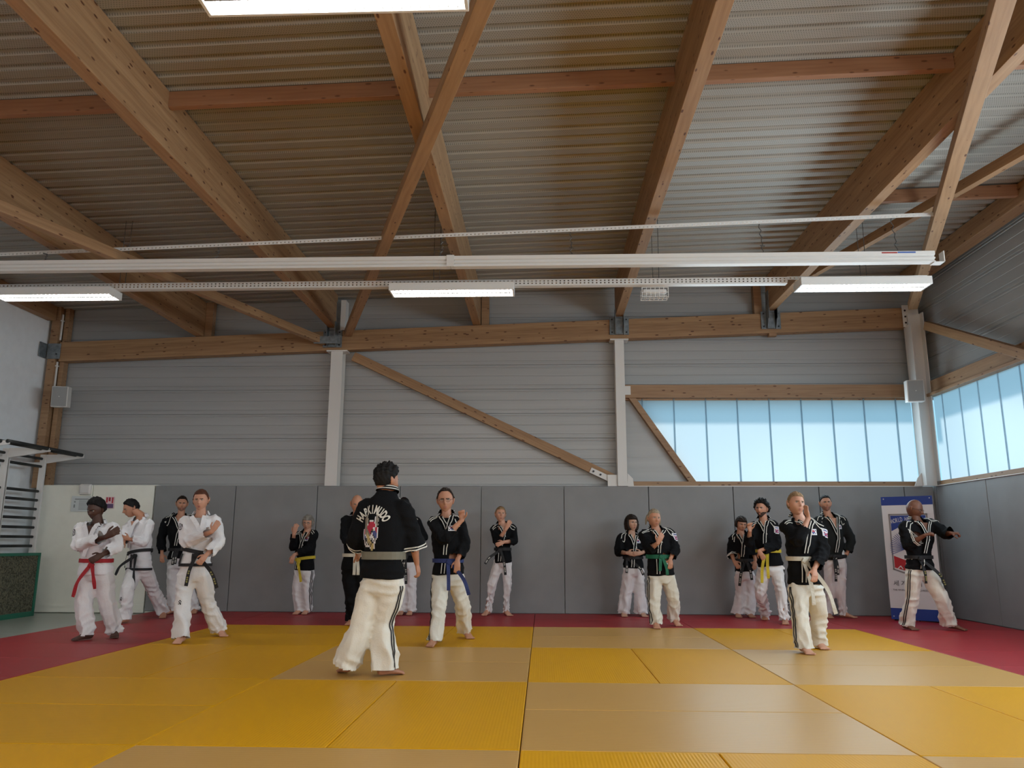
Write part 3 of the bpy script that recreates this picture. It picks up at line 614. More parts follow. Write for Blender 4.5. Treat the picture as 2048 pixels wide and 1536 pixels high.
PEOPLE={
'p1':{'head':[-4.875,4.377,1.393],'neck':[-4.833,4.377,1.228],'pel':[-4.801,4.377,0.74],'SL':[-5.032,4.391,1.195],'SR':[-4.651,4.362,1.195],'EL':[-4.952,4.257,0.998],'WL':[-4.553,4.077,1.089],'HL':[-4.357,4.047,1.195],'ER':[-4.547,4.297,0.984],'WR':[-4.604,4.117,0.895],'HR':[-4.741,4.077,0.812],'FL':[-4.792,4.338,0.0],'FR':[-4.617,4.575,0.0],'TL':[-4.892,4.121,0],'TR':[-4.514,4.359,0],'KL':[-4.866,4.327,0.386],'KR':[-4.678,4.446,0.39],'beltz':0.831,'hemz':0.675,'knot':[-4.77,4.207,0.787],'bends':[[-4.918,4.198,0.452],[-4.687,4.198,0.537]],'yaw':-5,'hp':(-12,-22,4)},
'p2':{'head':[-5.542,6.379,1.491],'neck':[-5.382,6.379,1.369],'pel':[-5.345,6.379,0.727],'SL':[-5.584,6.451,1.262],'SR':[-5.226,6.307,1.287],'EL':[-5.556,6.279,1.072],'WL':[-5.458,6.129,1.039],'HL':[-5.49,6.079,0.954],'ER':[-5.212,6.179,1.033],'WR':[-5.351,6.049,1.071],'HR':[-5.473,6.019,1.103],'FL':[-5.293,6.043,0.0],'FR':[-5.182,6.875,0.0],'TL':[-5.367,5.81,0],'TR':[-5.103,6.644,0],'KL':[-5.339,6.111,0.376],'KR':[-5.248,6.627,0.379],'beltz':0.9,'hemz':0.655,'knot':[-5.345,6.209,0.849],'bends':[[-5.566,6.201,0.601],[-5.295,6.201,0.41]],'yaw':-25,'hp':(-45,-22,8)},
'p3':{'head':[-5.331,7.45,1.599],'neck':[-5.329,7.45,1.412],'pel':[-5.287,7.45,0.772],'SL':[-5.518,7.406,1.358],'SR':[-5.171,7.494,1.391],'EL':[-5.608,7.47,1.093],'WL':[-5.53,7.37,0.86],'HL':[-5.506,7.35,0.716],'ER':[-5.086,7.48,1.102],'WR':[-5.065,7.35,0.92],'HR':[-5.088,7.3,0.834],'FL':[-5.333,7.49,0.0],'FR':[-5.048,7.58,0.0],'TL':[-5.391,7.25,0],'TR':[-4.99,7.34,0],'KL':[-5.375,7.47,0.395],'KR':[-5.162,7.515,0.394],'beltz':0.925,'hemz':0.787,'knot':[-5.281,7.28,0.912],'bends':[[-5.31,7.272,0.704],[-5.274,7.272,0.719]],'yaw':15,'hp':(25,-4,0)},
'p4':{'head':[-3.696,4.394,1.49],'neck':[-3.683,4.394,1.33],'pel':[-3.705,4.394,0.734],'SL':[-3.848,4.371,1.269],'SR':[-3.525,4.418,1.282],'EL':[-3.775,4.294,1.035],'WL':[-3.425,4.114,1.146],'HL':[-3.348,4.114,1.268],'ER':[-3.431,4.334,1.036],'WR':[-3.482,4.154,0.899],'HR':[-3.563,4.114,0.785],'FL':[-3.675,4.158,0.0],'FR':[-3.537,4.791,0.0],'TL':[-3.644,3.911,0],'TR':[-3.393,4.621,0],'KL':[-3.748,4.256,0.373],'KR':[-3.6,4.573,0.366],'beltz':0.938,'hemz':0.771,'knot':[-3.626,4.224,0.892],'bends':[[-3.704,4.216,0.572],[-3.365,4.216,0.553]],'yaw':8,'hp':(10,-4,-3)},
'p5':{'head':[-3.388,7.45,1.32],'neck':[-3.387,7.45,1.173],'pel':[-3.403,7.45,0.665],'SL':[-3.516,7.48,1.151],'SR':[-3.273,7.42,1.166],'EL':[-3.555,7.33,0.962],'WL':[-3.511,7.2,1.155],'HL':[-3.477,7.2,1.328],'ER':[-3.278,7.25,0.956],'WR':[-3.458,7.09,0.857],'HR':[-3.501,7.07,0.717],'FL':[-3.471,7.58,0.0],'FR':[-3.366,7.58,0.0],'TL':[-3.513,7.335,0],'TR':[-3.366,7.33,0],'KL':[-3.503,7.495,0.346],'KR':[-3.352,7.465,0.349],'beltz':0.802,'hemz':0.629,'knot':[-3.469,7.28,0.769],'bends':[[-3.39,7.272,0.472],[-3.429,7.272,0.642]],'yaw':-10,'hp':(0,-6,3)},
'p6':{'head':[-2.331,6.061,1.535],'neck':[-2.325,6.061,1.385],'pel':[-2.337,6.061,0.768],'SL':[-2.461,6.032,1.338],'SR':[-2.19,6.091,1.341],'EL':[-2.459,6.011,1.113],'WL':[-2.326,5.811,0.992],'HL':[-2.223,5.761,0.968],'ER':[-2.127,6.061,1.101],'WR':[-2.172,5.811,0.993],'HR':[-2.249,5.761,0.974],'FL':[-2.34,6.135,0.0],'FR':[-2.169,6.148,0.0],'TL':[-2.377,5.889,0],'TR':[-2.139,5.901,0],'KL':[-2.363,6.078,0.383],'KR':[-2.213,6.105,0.382],'beltz':0.876,'hemz':0.686,'knot':[-2.275,5.891,0.867],'bends':[[-2.288,5.883,0.63],[-2.237,5.883,0.63]],'yaw':10,'hp':(15,-14,0)},
'p7':{'head':[-1.172,2.203,1.537],'neck':[-1.165,2.203,1.446],'pel':[-1.18,2.203,0.737],'SL':[-1.348,2.239,1.341],'SR':[-1.017,2.168,1.33],'EL':[-1.408,2.253,1.088],'WL':[-1.445,2.403,0.952],'HL':[-1.432,2.503,0.897],'ER':[-0.946,2.233,1.065],'WR':[-0.915,2.283,0.863],'HR':[-0.89,2.303,0.735],'FL':[-1.445,2.206,0.0],'FR':[-1.14,2.201,0.0],'TL':[-1.5150000000000001,2.356,0],'TR':[-1.0099999999999998,2.291,0],'KL':[-1.337,2.185,0.388],'KR':[-1.165,2.232,0.396],'beltz':0.932,'hemz':0.745,'knot':[-1.023,2.373,0.901],'bends':[[-1.069,2.382,0.71],[-1.044,2.382,0.71]],'yaw':168,'hp':(140,-3,0)},
'p8':{'head':[-1.951,7.45,1.574],'neck':[-1.938,7.45,1.412],'pel':[-1.896,7.45,0.786],'SL':[-2.084,7.435,1.352],'SR':[-1.767,7.465,1.369],'EL':[-2.07,7.45,1.09],'WL':[-1.894,7.23,0.989],'HL':[-1.787,7.2,1.018],'ER':[-1.649,7.42,1.134],'WR':[-1.678,7.25,0.99],'HR':[-1.771,7.2,0.962],'FL':[-1.955,7.58,0.0],'FR':[-1.83,7.58,0.0],'TL':[-1.972,7.331,0],'TR':[-1.822,7.33,0],'KL':[-1.97,7.515,0.411],'KR':[-1.822,7.515,0.412],'beltz':0.873,'hemz':0.751,'knot':[-1.869,7.28,0.861],'bends':[[-1.855,7.272,0.452],[-1.905,7.272,0.649]],'yaw':5,'hp':(15,-4,0)},
'p9':{'head':[-0.948,4.364,1.492],'neck':[-0.934,4.364,1.345],'pel':[-0.899,4.364,0.706],'SL':[-1.078,4.35,1.269],'SR':[-0.796,4.379,1.281],'EL':[-0.926,4.124,1.075],'WL':[-0.739,4.144,1.275],'HL':[-0.753,4.144,1.465],'ER':[-0.727,4.324,1.024],'WR':[-0.787,4.204,0.857],'HR':[-0.787,4.184,0.703],'FL':[-1.002,4.095,0.0],'FR':[-0.754,4.794,0.0],'TL':[-1.039,3.849,0],'TR':[-0.643,4.586,0],'KL':[-0.974,4.17,0.346],'KR':[-0.757,4.519,0.361],'beltz':0.848,'hemz':0.695,'knot':[-0.871,4.194,0.836],'bends':[[-0.874,4.186,0.543],[-0.657,4.186,0.499]],'yaw':5,'hp':(4,-4,-3)},
'p10':{'head':[-0.505,7.45,1.452],'neck':[-0.482,7.45,1.306],'pel':[-0.464,7.45,0.821],'SL':[-0.599,7.435,1.247],'SR':[-0.319,7.465,1.255],'EL':[-0.538,7.29,1.051],'WL':[-0.41,7.18,1.235],'HL':[-0.338,7.18,1.378],'ER':[-0.3,7.37,1.066],'WR':[-0.438,7.19,1.051],'HR':[-0.566,7.17,1.001],'FL':[-0.688,7.58,0.0],'FR':[-0.426,7.58,0.0],'TL':[-0.763,7.347,0],'TR':[-0.326,7.363,0],'KL':[-0.624,7.475,0.42],'KR':[-0.398,7.485,0.421],'beltz':0.95,'hemz':0.75,'knot':[-0.5,7.28,0.93],'bends':[[-0.715,7.272,0.739],[-0.418,7.272,0.586]],'yaw':5,'hp':(12,4,3)},
'p11':{'head':[1.427,7.45,1.325],'neck':[1.424,7.45,1.187],'pel':[1.439,7.45,0.701],'SL':[1.265,7.415,1.129],'SR':[1.55,7.485,1.13],'EL':[1.222,7.4,0.914],'WL':[1.327,7.23,0.902],'HL':[1.471,7.18,0.883],'ER':[1.609,7.42,0.93],'WR':[1.539,7.21,0.904],'HR':[1.406,7.17,0.89],'FL':[1.29,7.58,0.0],'FR':[1.549,7.58,0.0],'TL':[1.29,7.33,0],'TR':[1.599,7.338,0],'KL':[1.334,7.495,0.359],'KR':[1.522,7.495,0.361],'beltz':0.836,'hemz':0.68,'knot':[1.359,7.28,0.818],'bends':[[1.317,7.272,0.622],[1.559,7.272,0.595]],'yaw':12,'hp':(25,2,0)},
'p12':{'head':[1.567,6.075,1.355],'neck':[1.581,6.075,1.221],'pel':[1.633,6.075,0.667],'SL':[1.422,6.051,1.163],'SR':[1.77,6.098,1.184],'EL':[1.473,5.855,0.969],'WL':[1.56,5.745,1.043],'HL':[1.633,5.745,1.184],'ER':[1.816,6.035,0.969],'WR':[1.735,5.915,0.845],'HR':[1.724,5.875,0.711],'FL':[1.537,5.995,0.0],'FR':[1.812,6.315,0.0],'TL':[1.522,5.746,0],'TR':[1.872,6.076,0],'KL':[1.525,6.015,0.336],'KR':[1.787,6.155,0.346],'beltz':0.873,'hemz':0.629,'knot':[1.628,5.905,0.87],'bends':[[1.595,5.896,0.697],[1.687,5.896,0.649]],'yaw':8,'hp':(15,-2,3)},
'p13':{'head':[3.022,7.45,1.314],'neck':[3.008,7.45,1.185],'pel':[3.036,7.45,0.652],'SL':[2.9,7.465,1.127],'SR':[3.124,7.435,1.135],'EL':[2.861,7.47,0.92],'WL':[2.869,7.35,0.795],'HL':[2.919,7.31,0.705],'ER':[3.188,7.45,0.921],'WR':[3.181,7.37,0.795],'HR':[3.148,7.35,0.684],'FL':[2.936,7.58,0.0],'FR':[3.092,7.58,0.0],'TL':[2.903,7.333,0],'TR':[3.117,7.332,0],'KL':[2.985,7.515,0.347],'KR':[3.114,7.515,0.347],'beltz':0.807,'hemz':0.645,'knot':[3.023,7.28,0.797],'bends':[[2.91,7.272,0.45],[3.09,7.272,0.534]],'yaw':-5,'hp':(6,-10,6)},
'p14':{'head':[3.165,6.84,1.513],'neck':[3.184,6.84,1.376],'pel':[3.241,6.84,0.74],'SL':[3.068,6.884,1.294],'SR':[3.305,6.796,1.307],'EL':[2.921,6.69,1.048],'WL':[2.912,6.54,1.213],'HL':[2.9,6.54,1.339],'ER':[3.299,6.72,1.023],'WR':[3.008,6.51,0.944],'HR':[3.06,6.48,0.84],'FL':[3.24,7.224,0.0],'FR':[3.323,6.615,0.0],'TL':[3.151,6.999,0],'TR':[3.261,6.377,0],'KL':[3.104,6.912,0.39],'KR':[3.326,6.697,0.404],'beltz':0.941,'hemz':0.733,'knot':[3.144,6.67,0.929],'bends':[[3.064,6.661,0.522],[3.154,6.661,0.581]],'yaw':-15,'hp':(-35,0,0)},
'p15':{'head':[2.708,3.89,1.436],'neck':[2.723,3.89,1.3],'pel':[2.738,3.89,0.658],'SL':[2.581,3.866,1.224],'SR':[2.921,3.914,1.216],'EL':[2.626,3.65,1.065],'WL':[2.757,3.69,1.289],'HL':[2.728,3.69,1.431],'ER':[2.904,3.79,0.959],'WR':[2.756,3.62,0.798],'HR':[2.734,3.57,0.659],'FL':[2.649,3.78,0.0],'FR':[2.917,4.16,0.0],'TL':[2.667,3.531,0],'TR':[2.935,3.911,0],'KL':[2.639,3.785,0.353],'KR':[2.906,4.045,0.342],'beltz':0.893,'hemz':0.634,'knot':[2.713,3.72,0.872],'bends':[[2.757,3.711,0.454],[2.962,3.711,0.371]],'yaw':8,'hp':(8,4,4)},
'p16':{'head':[4.265,7.45,1.621],'neck':[4.281,7.45,1.454],'pel':[4.338,7.45,0.799],'SL':[4.116,7.426,1.381],'SR':[4.493,7.474,1.391],'EL':[4.038,7.47,1.095],'WL':[4.121,7.45,0.953],'HL':[4.172,7.45,0.869],'ER':[4.597,7.47,1.097],'WR':[4.509,7.43,0.898],'HR':[4.405,7.39,0.849],'FL':[4.225,7.58,0.0],'FR':[4.443,7.58,0.0],'TL':[4.192,7.333,0],'TR':[4.602,7.439,0],'KL':[4.259,7.495,0.404],'KR':[4.394,7.495,0.405],'beltz':0.869,'hemz':0.82,'knot':[4.288,7.28,0.858],'bends':[[4.265,7.272,0.519],[4.3,7.272,0.609]],'yaw':8,'hp':(-6,2,-2)},
'p17':{'head':[4.833,5.927,1.477],'neck':[4.838,5.927,1.339],'pel':[4.825,5.927,0.772],'SL':[4.654,5.863,1.269],'SR':[5.057,5.99,1.304],'EL':[4.666,5.847,1.017],'WL':[4.808,5.667,1.15],'HL':[4.938,5.627,1.192],'ER':[5.092,5.727,1.164],'WR':[5.083,5.587,1.174],'HR':[5.165,5.527,1.168],'FL':[4.645,6.045,0.0],'FR':[5.145,5.968,0.0],'TL':[4.697,5.803,0],'TR':[5.364,5.838,0],'KL':[4.703,5.946,0.372],'KR':[5.016,5.847,0.392],'beltz':0.882,'hemz':0.724,'knot':[4.785,5.757,0.861],'bends':[[4.8,5.748,0.569],[5.04,5.748,0.511]],'yaw':22,'hp':(45,-20,0)},
}
# ------------------------------------------------------------------ people
def skin_mat(name, col):
    m = mat(name, col, .5, noise=.06, nscale=14); return name
for k, c in dict(skin_fair=(.49, .235, .145), skin_pale=(.56, .29, .195), skin_tan=(.42, .19, .11), skin_brown=(.16, .062, .034), skin_dark=(.075, .030, .018), skin_east=(.50, .28, .19)).items(): skin_mat(k, c)
mat('lip', (.40, .16, .125), .5); mat('lip_dark', (.10, .03, .025), .5)
mat('eye_white', (.55, .52, .48), .3); mat('eye_dark', (.025, .015, .01), .25)
for k, c in dict(hair_black=(.010, .009, .009), hair_dark=(.022, .013, .009), hair_brown=(.06, .030, .017), hair_auburn=(.09, .035, .02), hair_blond=(.24, .15, .08), hair_grey=(.26, .24, .21), hair_mix=(.30, .24, .17)).items():
    mat(k, c, .65, spec=.2, noise=.35, nscale=30, bump=.6, bscale=90, stretch=(1, 1, .3))
mat('stubble', (.30, .155, .11), .6, noise=.2, nscale=40); mat('beard_dark', (.055, .032, .022), .7, noise=.3, nscale=60)
mat('gi_white', (.82, .82, .85), .8, noise=.03, nscale=6, bump=.35, bscale=120, sheen=.2)
mat('gi_cream', (.74, .71, .63), .8, noise=.04, nscale=6, bump=.25, bscale=90, sheen=.2)
mat('gi_pant_white', (.76, .75, .76), .8, noise=.04, nscale=6, bump=.25, bscale=90, sheen=.2)
mat('gi_black', (.006, .0065, .008), .9, spec=.15, noise=.15, nscale=8, bump=.3, bscale=110)
mat('gi_charcoal', (.014, .016, .016), .9, spec=.2, noise=.12, nscale=8, bump=.3, bscale=110)
mat('trim_white', (.68, .67, .62), .7); mat('trim_black', (.012, .012, .015), .7)
for k, c in dict(belt_red=(.38, .012, .02), belt_black=(.010, .010, .012), belt_yellow=(.60, .47, .03), belt_grey=(.17, .16, .12), belt_blue=(.018, .032, .14), belt_green=(.006, .13, .065), belt_white=(.58, .55, .47)).items():
    mat(k, c, .7, noise=.06, nscale=20)
mat('tee', (.40, .39, .40), .8); mat('patch_white', (.66, .66, .70), .7); mat('patch_blue', (.05, .07, .22), .7); mat('patch_red', (.40, .02, .05), .7); mat('gold', (.45, .35, .15), .6); mat('glass_frame', (.03, .02, .02), .4); mat('lens', (.3, .3, .3), .1)
mat('gold_script', (.38, .36, .12), .6)

def cr(P, n):
    """Catmull-Rom through rows of P (points with radii), n samples per span"""
    P = np.array(P, float); Q = np.vstack([2*P[0]-P[1], P, 2*P[-1]-P[-2]]); o = []
    for i in range(1, len(Q)-2):
        for t in np.linspace(0, 1, n, endpoint=False):
            a, b, c, d = Q[i-1], Q[i], Q[i+1], Q[i+2]
            o.append(.5*((2*b)+(-a+c)*t+(2*a-5*b+4*c-d)*t*t+(-a+3*b-3*c+d)*t**3))
    o.append(P[-1]); return np.array(o)
def chain(mb, pts, side=None, ns=4, nr=14, pw=2.0):
    """organic tube: pts rows = x,y,z,ra,rb ; ra along the side vector, rb across it"""
    S = cr(pts, ns); C_ = S[:, :3]; ra = S[:, 3]; rb = S[:, 4]; rings = []
    prev = None
    for i in range(len(C_)):
        d = Vector(C_[min(i+1, len(C_)-1)]-C_[max(i-1, 0)]).normalized()
        s = Vector(side) if side is not None else (prev if prev is not None else (Vector((1, 0, 0)) if abs(d.x) < .8 else Vector((0, 1, 0))))
        s = (s-d*s.dot(d))
        if s.length < 1e-3: s = Vector((0, 0, 1))-d*d.z
        s.normalize(); prev = s; t = d.cross(s)
        rg = []
        for k in range(nr):
            a = 2*math.pi*k/nr; c, q = math.cos(a), math.sin(a); e = 2/pw
            rg.append(tuple(Vector(C_[i])+s*(math.copysign(abs(c)**e, c)*ra[i])+t*(math.copysign(abs(q)**e, q)*rb[i])))
        rings.append(rg)
    v = [p for r in rings for p in r]; f = []
    for i in range(len(rings)-1):
        for k in range(nr): f.append((i*nr+k, i*nr+(k+1) % nr, (i+1)*nr+(k+1) % nr, (i+1)*nr+k))
    for idx, rev in ((0, True), (len(rings)-1, False)):
        c = tuple(C_[idx]); v.append(c); ci = len(v)-1; b = idx*nr
        for k in range(nr): f.append((b+(k+1) % nr, b+k, ci) if rev else (b+k, b+(k+1) % nr, ci))
    mb.add(v, f)
def remesh(mb, vox, smooth=3, fac=.5):
    me = bpy.data.meshes.new('tmp'); me.from_pydata(mb.v, [], mb.f); o = bpy.data.objects.new('tmp', me); COL.objects.link(o)
    r = o.modifiers.new('r', 'REMESH'); r.mode = 'VOXEL'; r.voxel_size = vox; r.adaptivity = 0
    s = o.modifiers.new('s', 'SMOOTH'); s.factor = fac; s.iterations = smooth
    dg = bpy.context.evaluated_depsgraph_get(); m2 = bpy.data.meshes.new_from_object(o.evaluated_get(dg))
    bpy.data.objects.remove(o); bpy.data.meshes.remove(me)
    m2.polygons.foreach_set('use_smooth', [True]*len(m2.polygons)); return m2
def coords(me):
    a = np.empty(len(me.vertices)*3); me.vertices.foreach_get('co', a); return a.reshape(-1, 3)
def normals(me):
    a = np.empty(len(me.vertices)*3); me.vertex_normals.foreach_get('vector', a); return a.reshape(-1, 3)
def rdg(x): return 1-1.9*np.abs(np.sin(x*.5))**.75
def wrinkle(me, segs, amp, seed):
    """cloth folds: long folds hanging along each limb, creases bunching across it at bends and above hems"""
    rng = np.random.RandomState(seed); co = coords(me); nn = normals(me); d = np.zeros(len(co)); wt = np.full(len(co), 1e-6)
    for (a, b, s) in segs:
        a = np.array(a[:3]); b = np.array(b[:3]); ax = b-a; L_ = np.linalg.norm(ax); ax = ax/L_
        rel = co-a; t = np.clip(rel@ax/L_, -.1, 1.1); r = rel-np.outer(np.clip(rel@ax, 0, L_), ax); dist = np.linalg.norm(r, axis=1)
        w = np.exp(-(dist/.12)**2)
        u = np.cross(ax, [0, 1, .3]); u /= np.linalg.norm(u); vv = np.cross(ax, u); ang = np.arctan2(r@u, r@vv)
        h = np.zeros(len(co))
        for k in range(3):
            n_ = rng.randint(2, 6); ph = rng.uniform(0, 6.28); h += rdg(ang*n_+ph+t*rng.uniform(-4, 4)+.8*np.sin(t*7+ph))*(.35+.65*np.clip(t, 0, 1))
        for k in range(4):
            t0 = rng.choice([0., .1, .9, 1., .55]); fr_ = rng.uniform(45, 85); tw = rng.choice([-3, -2, -1, 1, 2, 3]); ph = rng.uniform(0, 6.28)
            h += 1.15*rdg(t*L_*fr_+ang*tw+ph+1.1*np.sin(ang*2+ph*2))*np.exp(-((t-t0)/.28)**2)*(.5+.5*np.sin(ang+ph))
        h = h*.55; d += w*h*s; wt += w
    d = d/wt*amp
    co = co+nn*d[:, None]; me.vertices.foreach_set('co', co.ravel()); me.update()
def cut(me, planes):
    """open the cloth at hems and cuffs: planes = (point, outward axis, radius)"""
    co = coords(me); dead = np.zeros(len(co), bool)
    for (p, ax, r) in planes:
        rel = co-np.array(p[:3])
        if ax is None: dead |= np.linalg.norm(rel*np.array([1, 1, .8]), axis=1) < r; continue
        dead |= (rel@np.array(ax[:3]) > 0) & (np.linalg.norm(rel, axis=1) < r)
    b = bmesh.new(); b.from_mesh(me); b.verts.ensure_lookup_table()
    bmesh.ops.delete(b, geom=[b.verts[int(i)] for i in np.nonzero(dead)[0]], context='VERTS'); b.to_mesh(me); b.free()
def V3(a): return Vector(a[:3])
def lerp(a, b, t): return V3(a)*(1-t)+V3(b)*t
def hand(mb, w, d, palm, side, size=1.0, curl=.25, spread=1.0):
    """palm + four fingers + thumb. d = towards the fingertips, palm = palm normal, side = +1/-1 gives the thumb side"""
    d = Vector(d).normalized(); n = Vector(palm); n = (n-d*n.dot(d)).normalized(); l = d.cross(n)*side
    w = V3(w); s = size
    def P(a, b, c): return w+d*(a*s)+l*(b*s)+n*(c*s)
    pts = [(*P(-.02, 0, 0), .026*s, .020*s), (*P(.02, 0, 0), .032*s, .017*s), (*P(.055, 0, 0), .040*s, .016*s), (*P(.088, -.002, 0), .038*s, .014*s)]
    chain(mb, pts, side=l, ns=3, nr=12, pw=2.6)
    for i, (off, ln, an) in enumerate(((.030, .072, .10), (.010, .080, .03), (-.010, .074, -.05), (-.029, .060, -.13))):
        p = P(.080, off, 0); dirv = (d+l*(an*spread)).normalized(); c = curl*(1+.15*i); rr = (.0098-.0006*(i == 3))*s
        q = [(*p, rr, rr)]; cur = p; a = c*.5
        for f_ in (.46, .30, .24):
            dv = dirv*math.cos(a)+n*math.sin(a); cur = cur+dv*(ln*f_*s); q.append((*cur, rr*.93, rr*.93)); a += c
        chain(mb, q, ns=3, nr=8)
    p = P(.018, .022, .004); q = [(*p, .013*s, .013*s)]
    dv = (d*.62+l*.75+n*(.15+curl*.3)).normalized(); cur = p+dv*(.045*s); q.append((*cur, .0115*s, .0115*s))
    dv = (d*.92+l*.30+n*(.15+curl*.4)).normalized(); cur = cur+dv*(.032*s); q.append((*cur, .0105*s, .0105*s)); cur = cur+dv*(.022*s); q.append((*cur, .009*s, .009*s))
    chain(mb, q, ns=3, nr=8)
def foot(mb, ank, toe, lift=0):
    a = V3(ank); t = V3(toe); d = (t-a); d.z = 0
    ln = d.length; d = d.normalized() if ln > .01 else Vector((0, -1, 0)); l = d.cross(Z_)
    L_ = .17
    def P(x, y, z): return Vector((a.x, a.y, 0))+d*x+l*y+Z_*z
    chain(mb, [(*P(-.055, 0, .035+lift), .026, .024), (*P(-.03, 0, .04+lift), .032, .034), (*P(.03, 0, .045+lift*.6), .036, .038), (*P(.09, 0, .030+lift*.3), .044, .024), (*P(.135, 0, .02), .046, .016), (*P(.155, 0, .016), .042, .012)], side=l, ns=3, nr=12)
    chain(mb, [(*P(-.02, 0, .045+lift), .034, .034), (*P(-.012, 0, .09+lift), .033, .035), (*P(-.008, 0, .13+lift), .030, .032)], side=l, ns=3, nr=12)
    for i, (y, ln2, r) in enumerate(((-.033, .050, .013), (-.012, .045, .0095), (.006, .040, .009), (.022, .034, .0085), (.037, .027, .008))):
        chain(mb, [(*P(.135, y, .015), r, r), (*P(.135+ln2, y*1.1, r), r*.9, r*.85)], ns=3, nr=8)
def head_shape(D, female=False):
    """D: (n,3) unit directions (x side, y front, z up) -> points, metres from head centre"""
    x, y, z = D[:, 0], D[:, 1], D[:, 2]
    low = np.clip(-z, 0, 1); jaw = 1-.30*low**1.4; R = np.stack([x*.077*jaw, y*np.where(y > 0, .094, .102)*(1-.10*low*(y < 0)), z*np.where(z > 0, .118, .122)], 1)
    R[:, 1] += .012*low**1.2                                                     # chin forward
    g = lambda cx, cz, sx, sz: np.exp(-((x-cx)/sx)**2-((z-cz)/sz)**2)*(y > 0)
    R[:, 1] += .020*g(0, -.20, .13, .10)+.016*g(0, -.06, .09, .20)               # nose
    for s in (-1, 1):
        R[:, 1] -= .011*g(s*.36, .04, .19, .12); R[:, 1] += .006*g(s*.36, .20, .30, .08)
        R[:, 0] += s*.004*g(s*.62, -.20, .2, .2)
    R[:, 1] += .007*g(0, -.47, .24, .05)+.007*g(0, -.59, .2, .05)-.004*g(0, -.53, .25, .025)-.004*g(0, -.70, .3, .06)+.006*g(0, -.86, .28, .12)
    return R
NU, NV = 56, 44
def head_grid():
    u = np.linspace(0, 2*np.pi, NU, endpoint=False); v = np.linspace(-np.pi/2+.06, np.pi/2-.03, NV)
    D = np.array([(math.cos(b)*math.sin(a), math.cos(b)*math.cos(a), math.sin(b)) for b in v for a in u]); F = []
    for j in range(NV-1):
        for i in range(NU): F.append((j*NU+i, j*NU+(i+1) % NU, (j+1)*NU+(i+1) % NU, (j+1)*NU+i))
    return D, F
HD, HF = head_grid()
def hair_mask(D, style):
    x, y, z = D[:, 0], D[:, 1], D[:, 2]
    front = np.clip((y-.15)/.5, 0, 1)
    if style in ('short', 'crew', 'afro', 'spiky', 'curly'): lim = -.38+.55*np.clip((y+.35)/.5, 0, 1)*1.0; lim = np.where(y > .15, .17+.42*front, lim)
    elif style == 'bob': lim = np.where(y > .45, .42, -.80)
    elif style == 'pulled': lim = np.where(y > .05, -.05+.62*np.clip((y-.05)/.45, 0, 1), -.42)
    elif style == 'fringe': lim = np.where(y > .5, .36, -.42)
    elif style == 'receding': lim = np.where(y > .1, .15+.62*np.clip((y-.1)/.4, 0, 1), -.38+.5*np.clip((y+.35)/.5, 0, 1))
    elif style == 'fuzz': lim = np.where(np.abs(x) > .55, -.2, .2)*1.0+np.where(y > -.1, 9, 0)
    else: lim = np.full(len(x), 9.)
    return z-lim
def add_head(body, root, c, yaw, pitch, roll, d):
    """returns the frame; head verts are appended to the body lists"""
    Rm = Matrix.Rotation(math.radians(yaw), 3, 'Z') @ Matrix.Rotation(math.radians(-pitch), 3, 'X') @ Matrix.Rotation(math.radians(roll), 3, 'Y') @ Matrix.Rotation(math.pi, 3, 'Z')
    # local (x side, y front, z up): front faces the camera (-Y) at yaw 0
    s = d.get('hs', 1.0); c = V3(c)
    Rn = np.array(Rm)*s
    Pn = head_shape(HD)@Rn.T+np.array(c)
    x, y, z = HD[:, 0], HD[:, 1], HD[:, 2]
    fm = []
    for f in HF:
        m = HD[list(f)].mean(0); i = 0
        if m[1] > .25:
            if abs(m[0]) < .20 and -.60 < m[2] < -.46: i = 1
            elif d.get('hair') and .13 < m[2] < .215 and .14 < abs(m[0]) < .56: i = 2
        if d.get('beard') and m[2] < -.36-.25*max(0, .6-abs(m[0])) and m[1] > -.1 and i == 0 and not (abs(m[0]) < .2 and -.66 < m[2] < -.40): i = 3
        if d.get('beard') and abs(m[0]) < .24 and -.44 < m[2] < -.34 and m[1] > .3: i = 3
        fm.append(i)
    me = bpy.data.meshes.new('head'); me.from_pydata([tuple(p) for p in Pn], [], HF)
    T = lambda p: c+Vector(Rn@np.array(p))
    # ears
    q = MB()
    for sx in (-1, 1): chain(q, [(*T((sx*.074, -.005, -.035)), .010*s, .005*s), (*T((sx*.083, -.012, -.005)), .018*s, .008*s), (*T((sx*.085, -.016, .025)), .016*s, .007*s), (*T((sx*.080, -.012, .036)), .006*s, .004*s)], side=Rm @ Vector((0, 1, 0)), ns=3, nr=10)
    # eyes
    e = MB(); e2 = MB()
    for sx in (-1, 1):
        chain(e, [(*T((sx*.030-.013, .070, .008)), .003*s, .002*s), (*T((sx*.030-.006, .0765, .008)), .0085*s, .0055*s), (*T((sx*.030+.006, .0765, .008)), .0085*s, .0055*s), (*T((sx*.030+.013, .070, .008)), .003*s, .002*s)], side=Rm @ Vector((0, 1, 0)), ns=3, nr=8)
        chain(e2, [(*T((sx*.030, .078, .008)), .0052*s, .0052*s), (*T((sx*.030, .0862, .008)), .0045*s, .0045*s)], ns=2, nr=8)
        chain(e2, [(*T((sx*.030-.016, .080, .0155)), .0015*s, .0015*s), (*T((sx*.030, .0868, .017)), .0022*s, .0022*s), (*T((sx*.030+.016, .079, .0155)), .0015*s, .0015*s)], ns=3, nr=6)
    return me, fm, q, e, e2, Rm, T, s
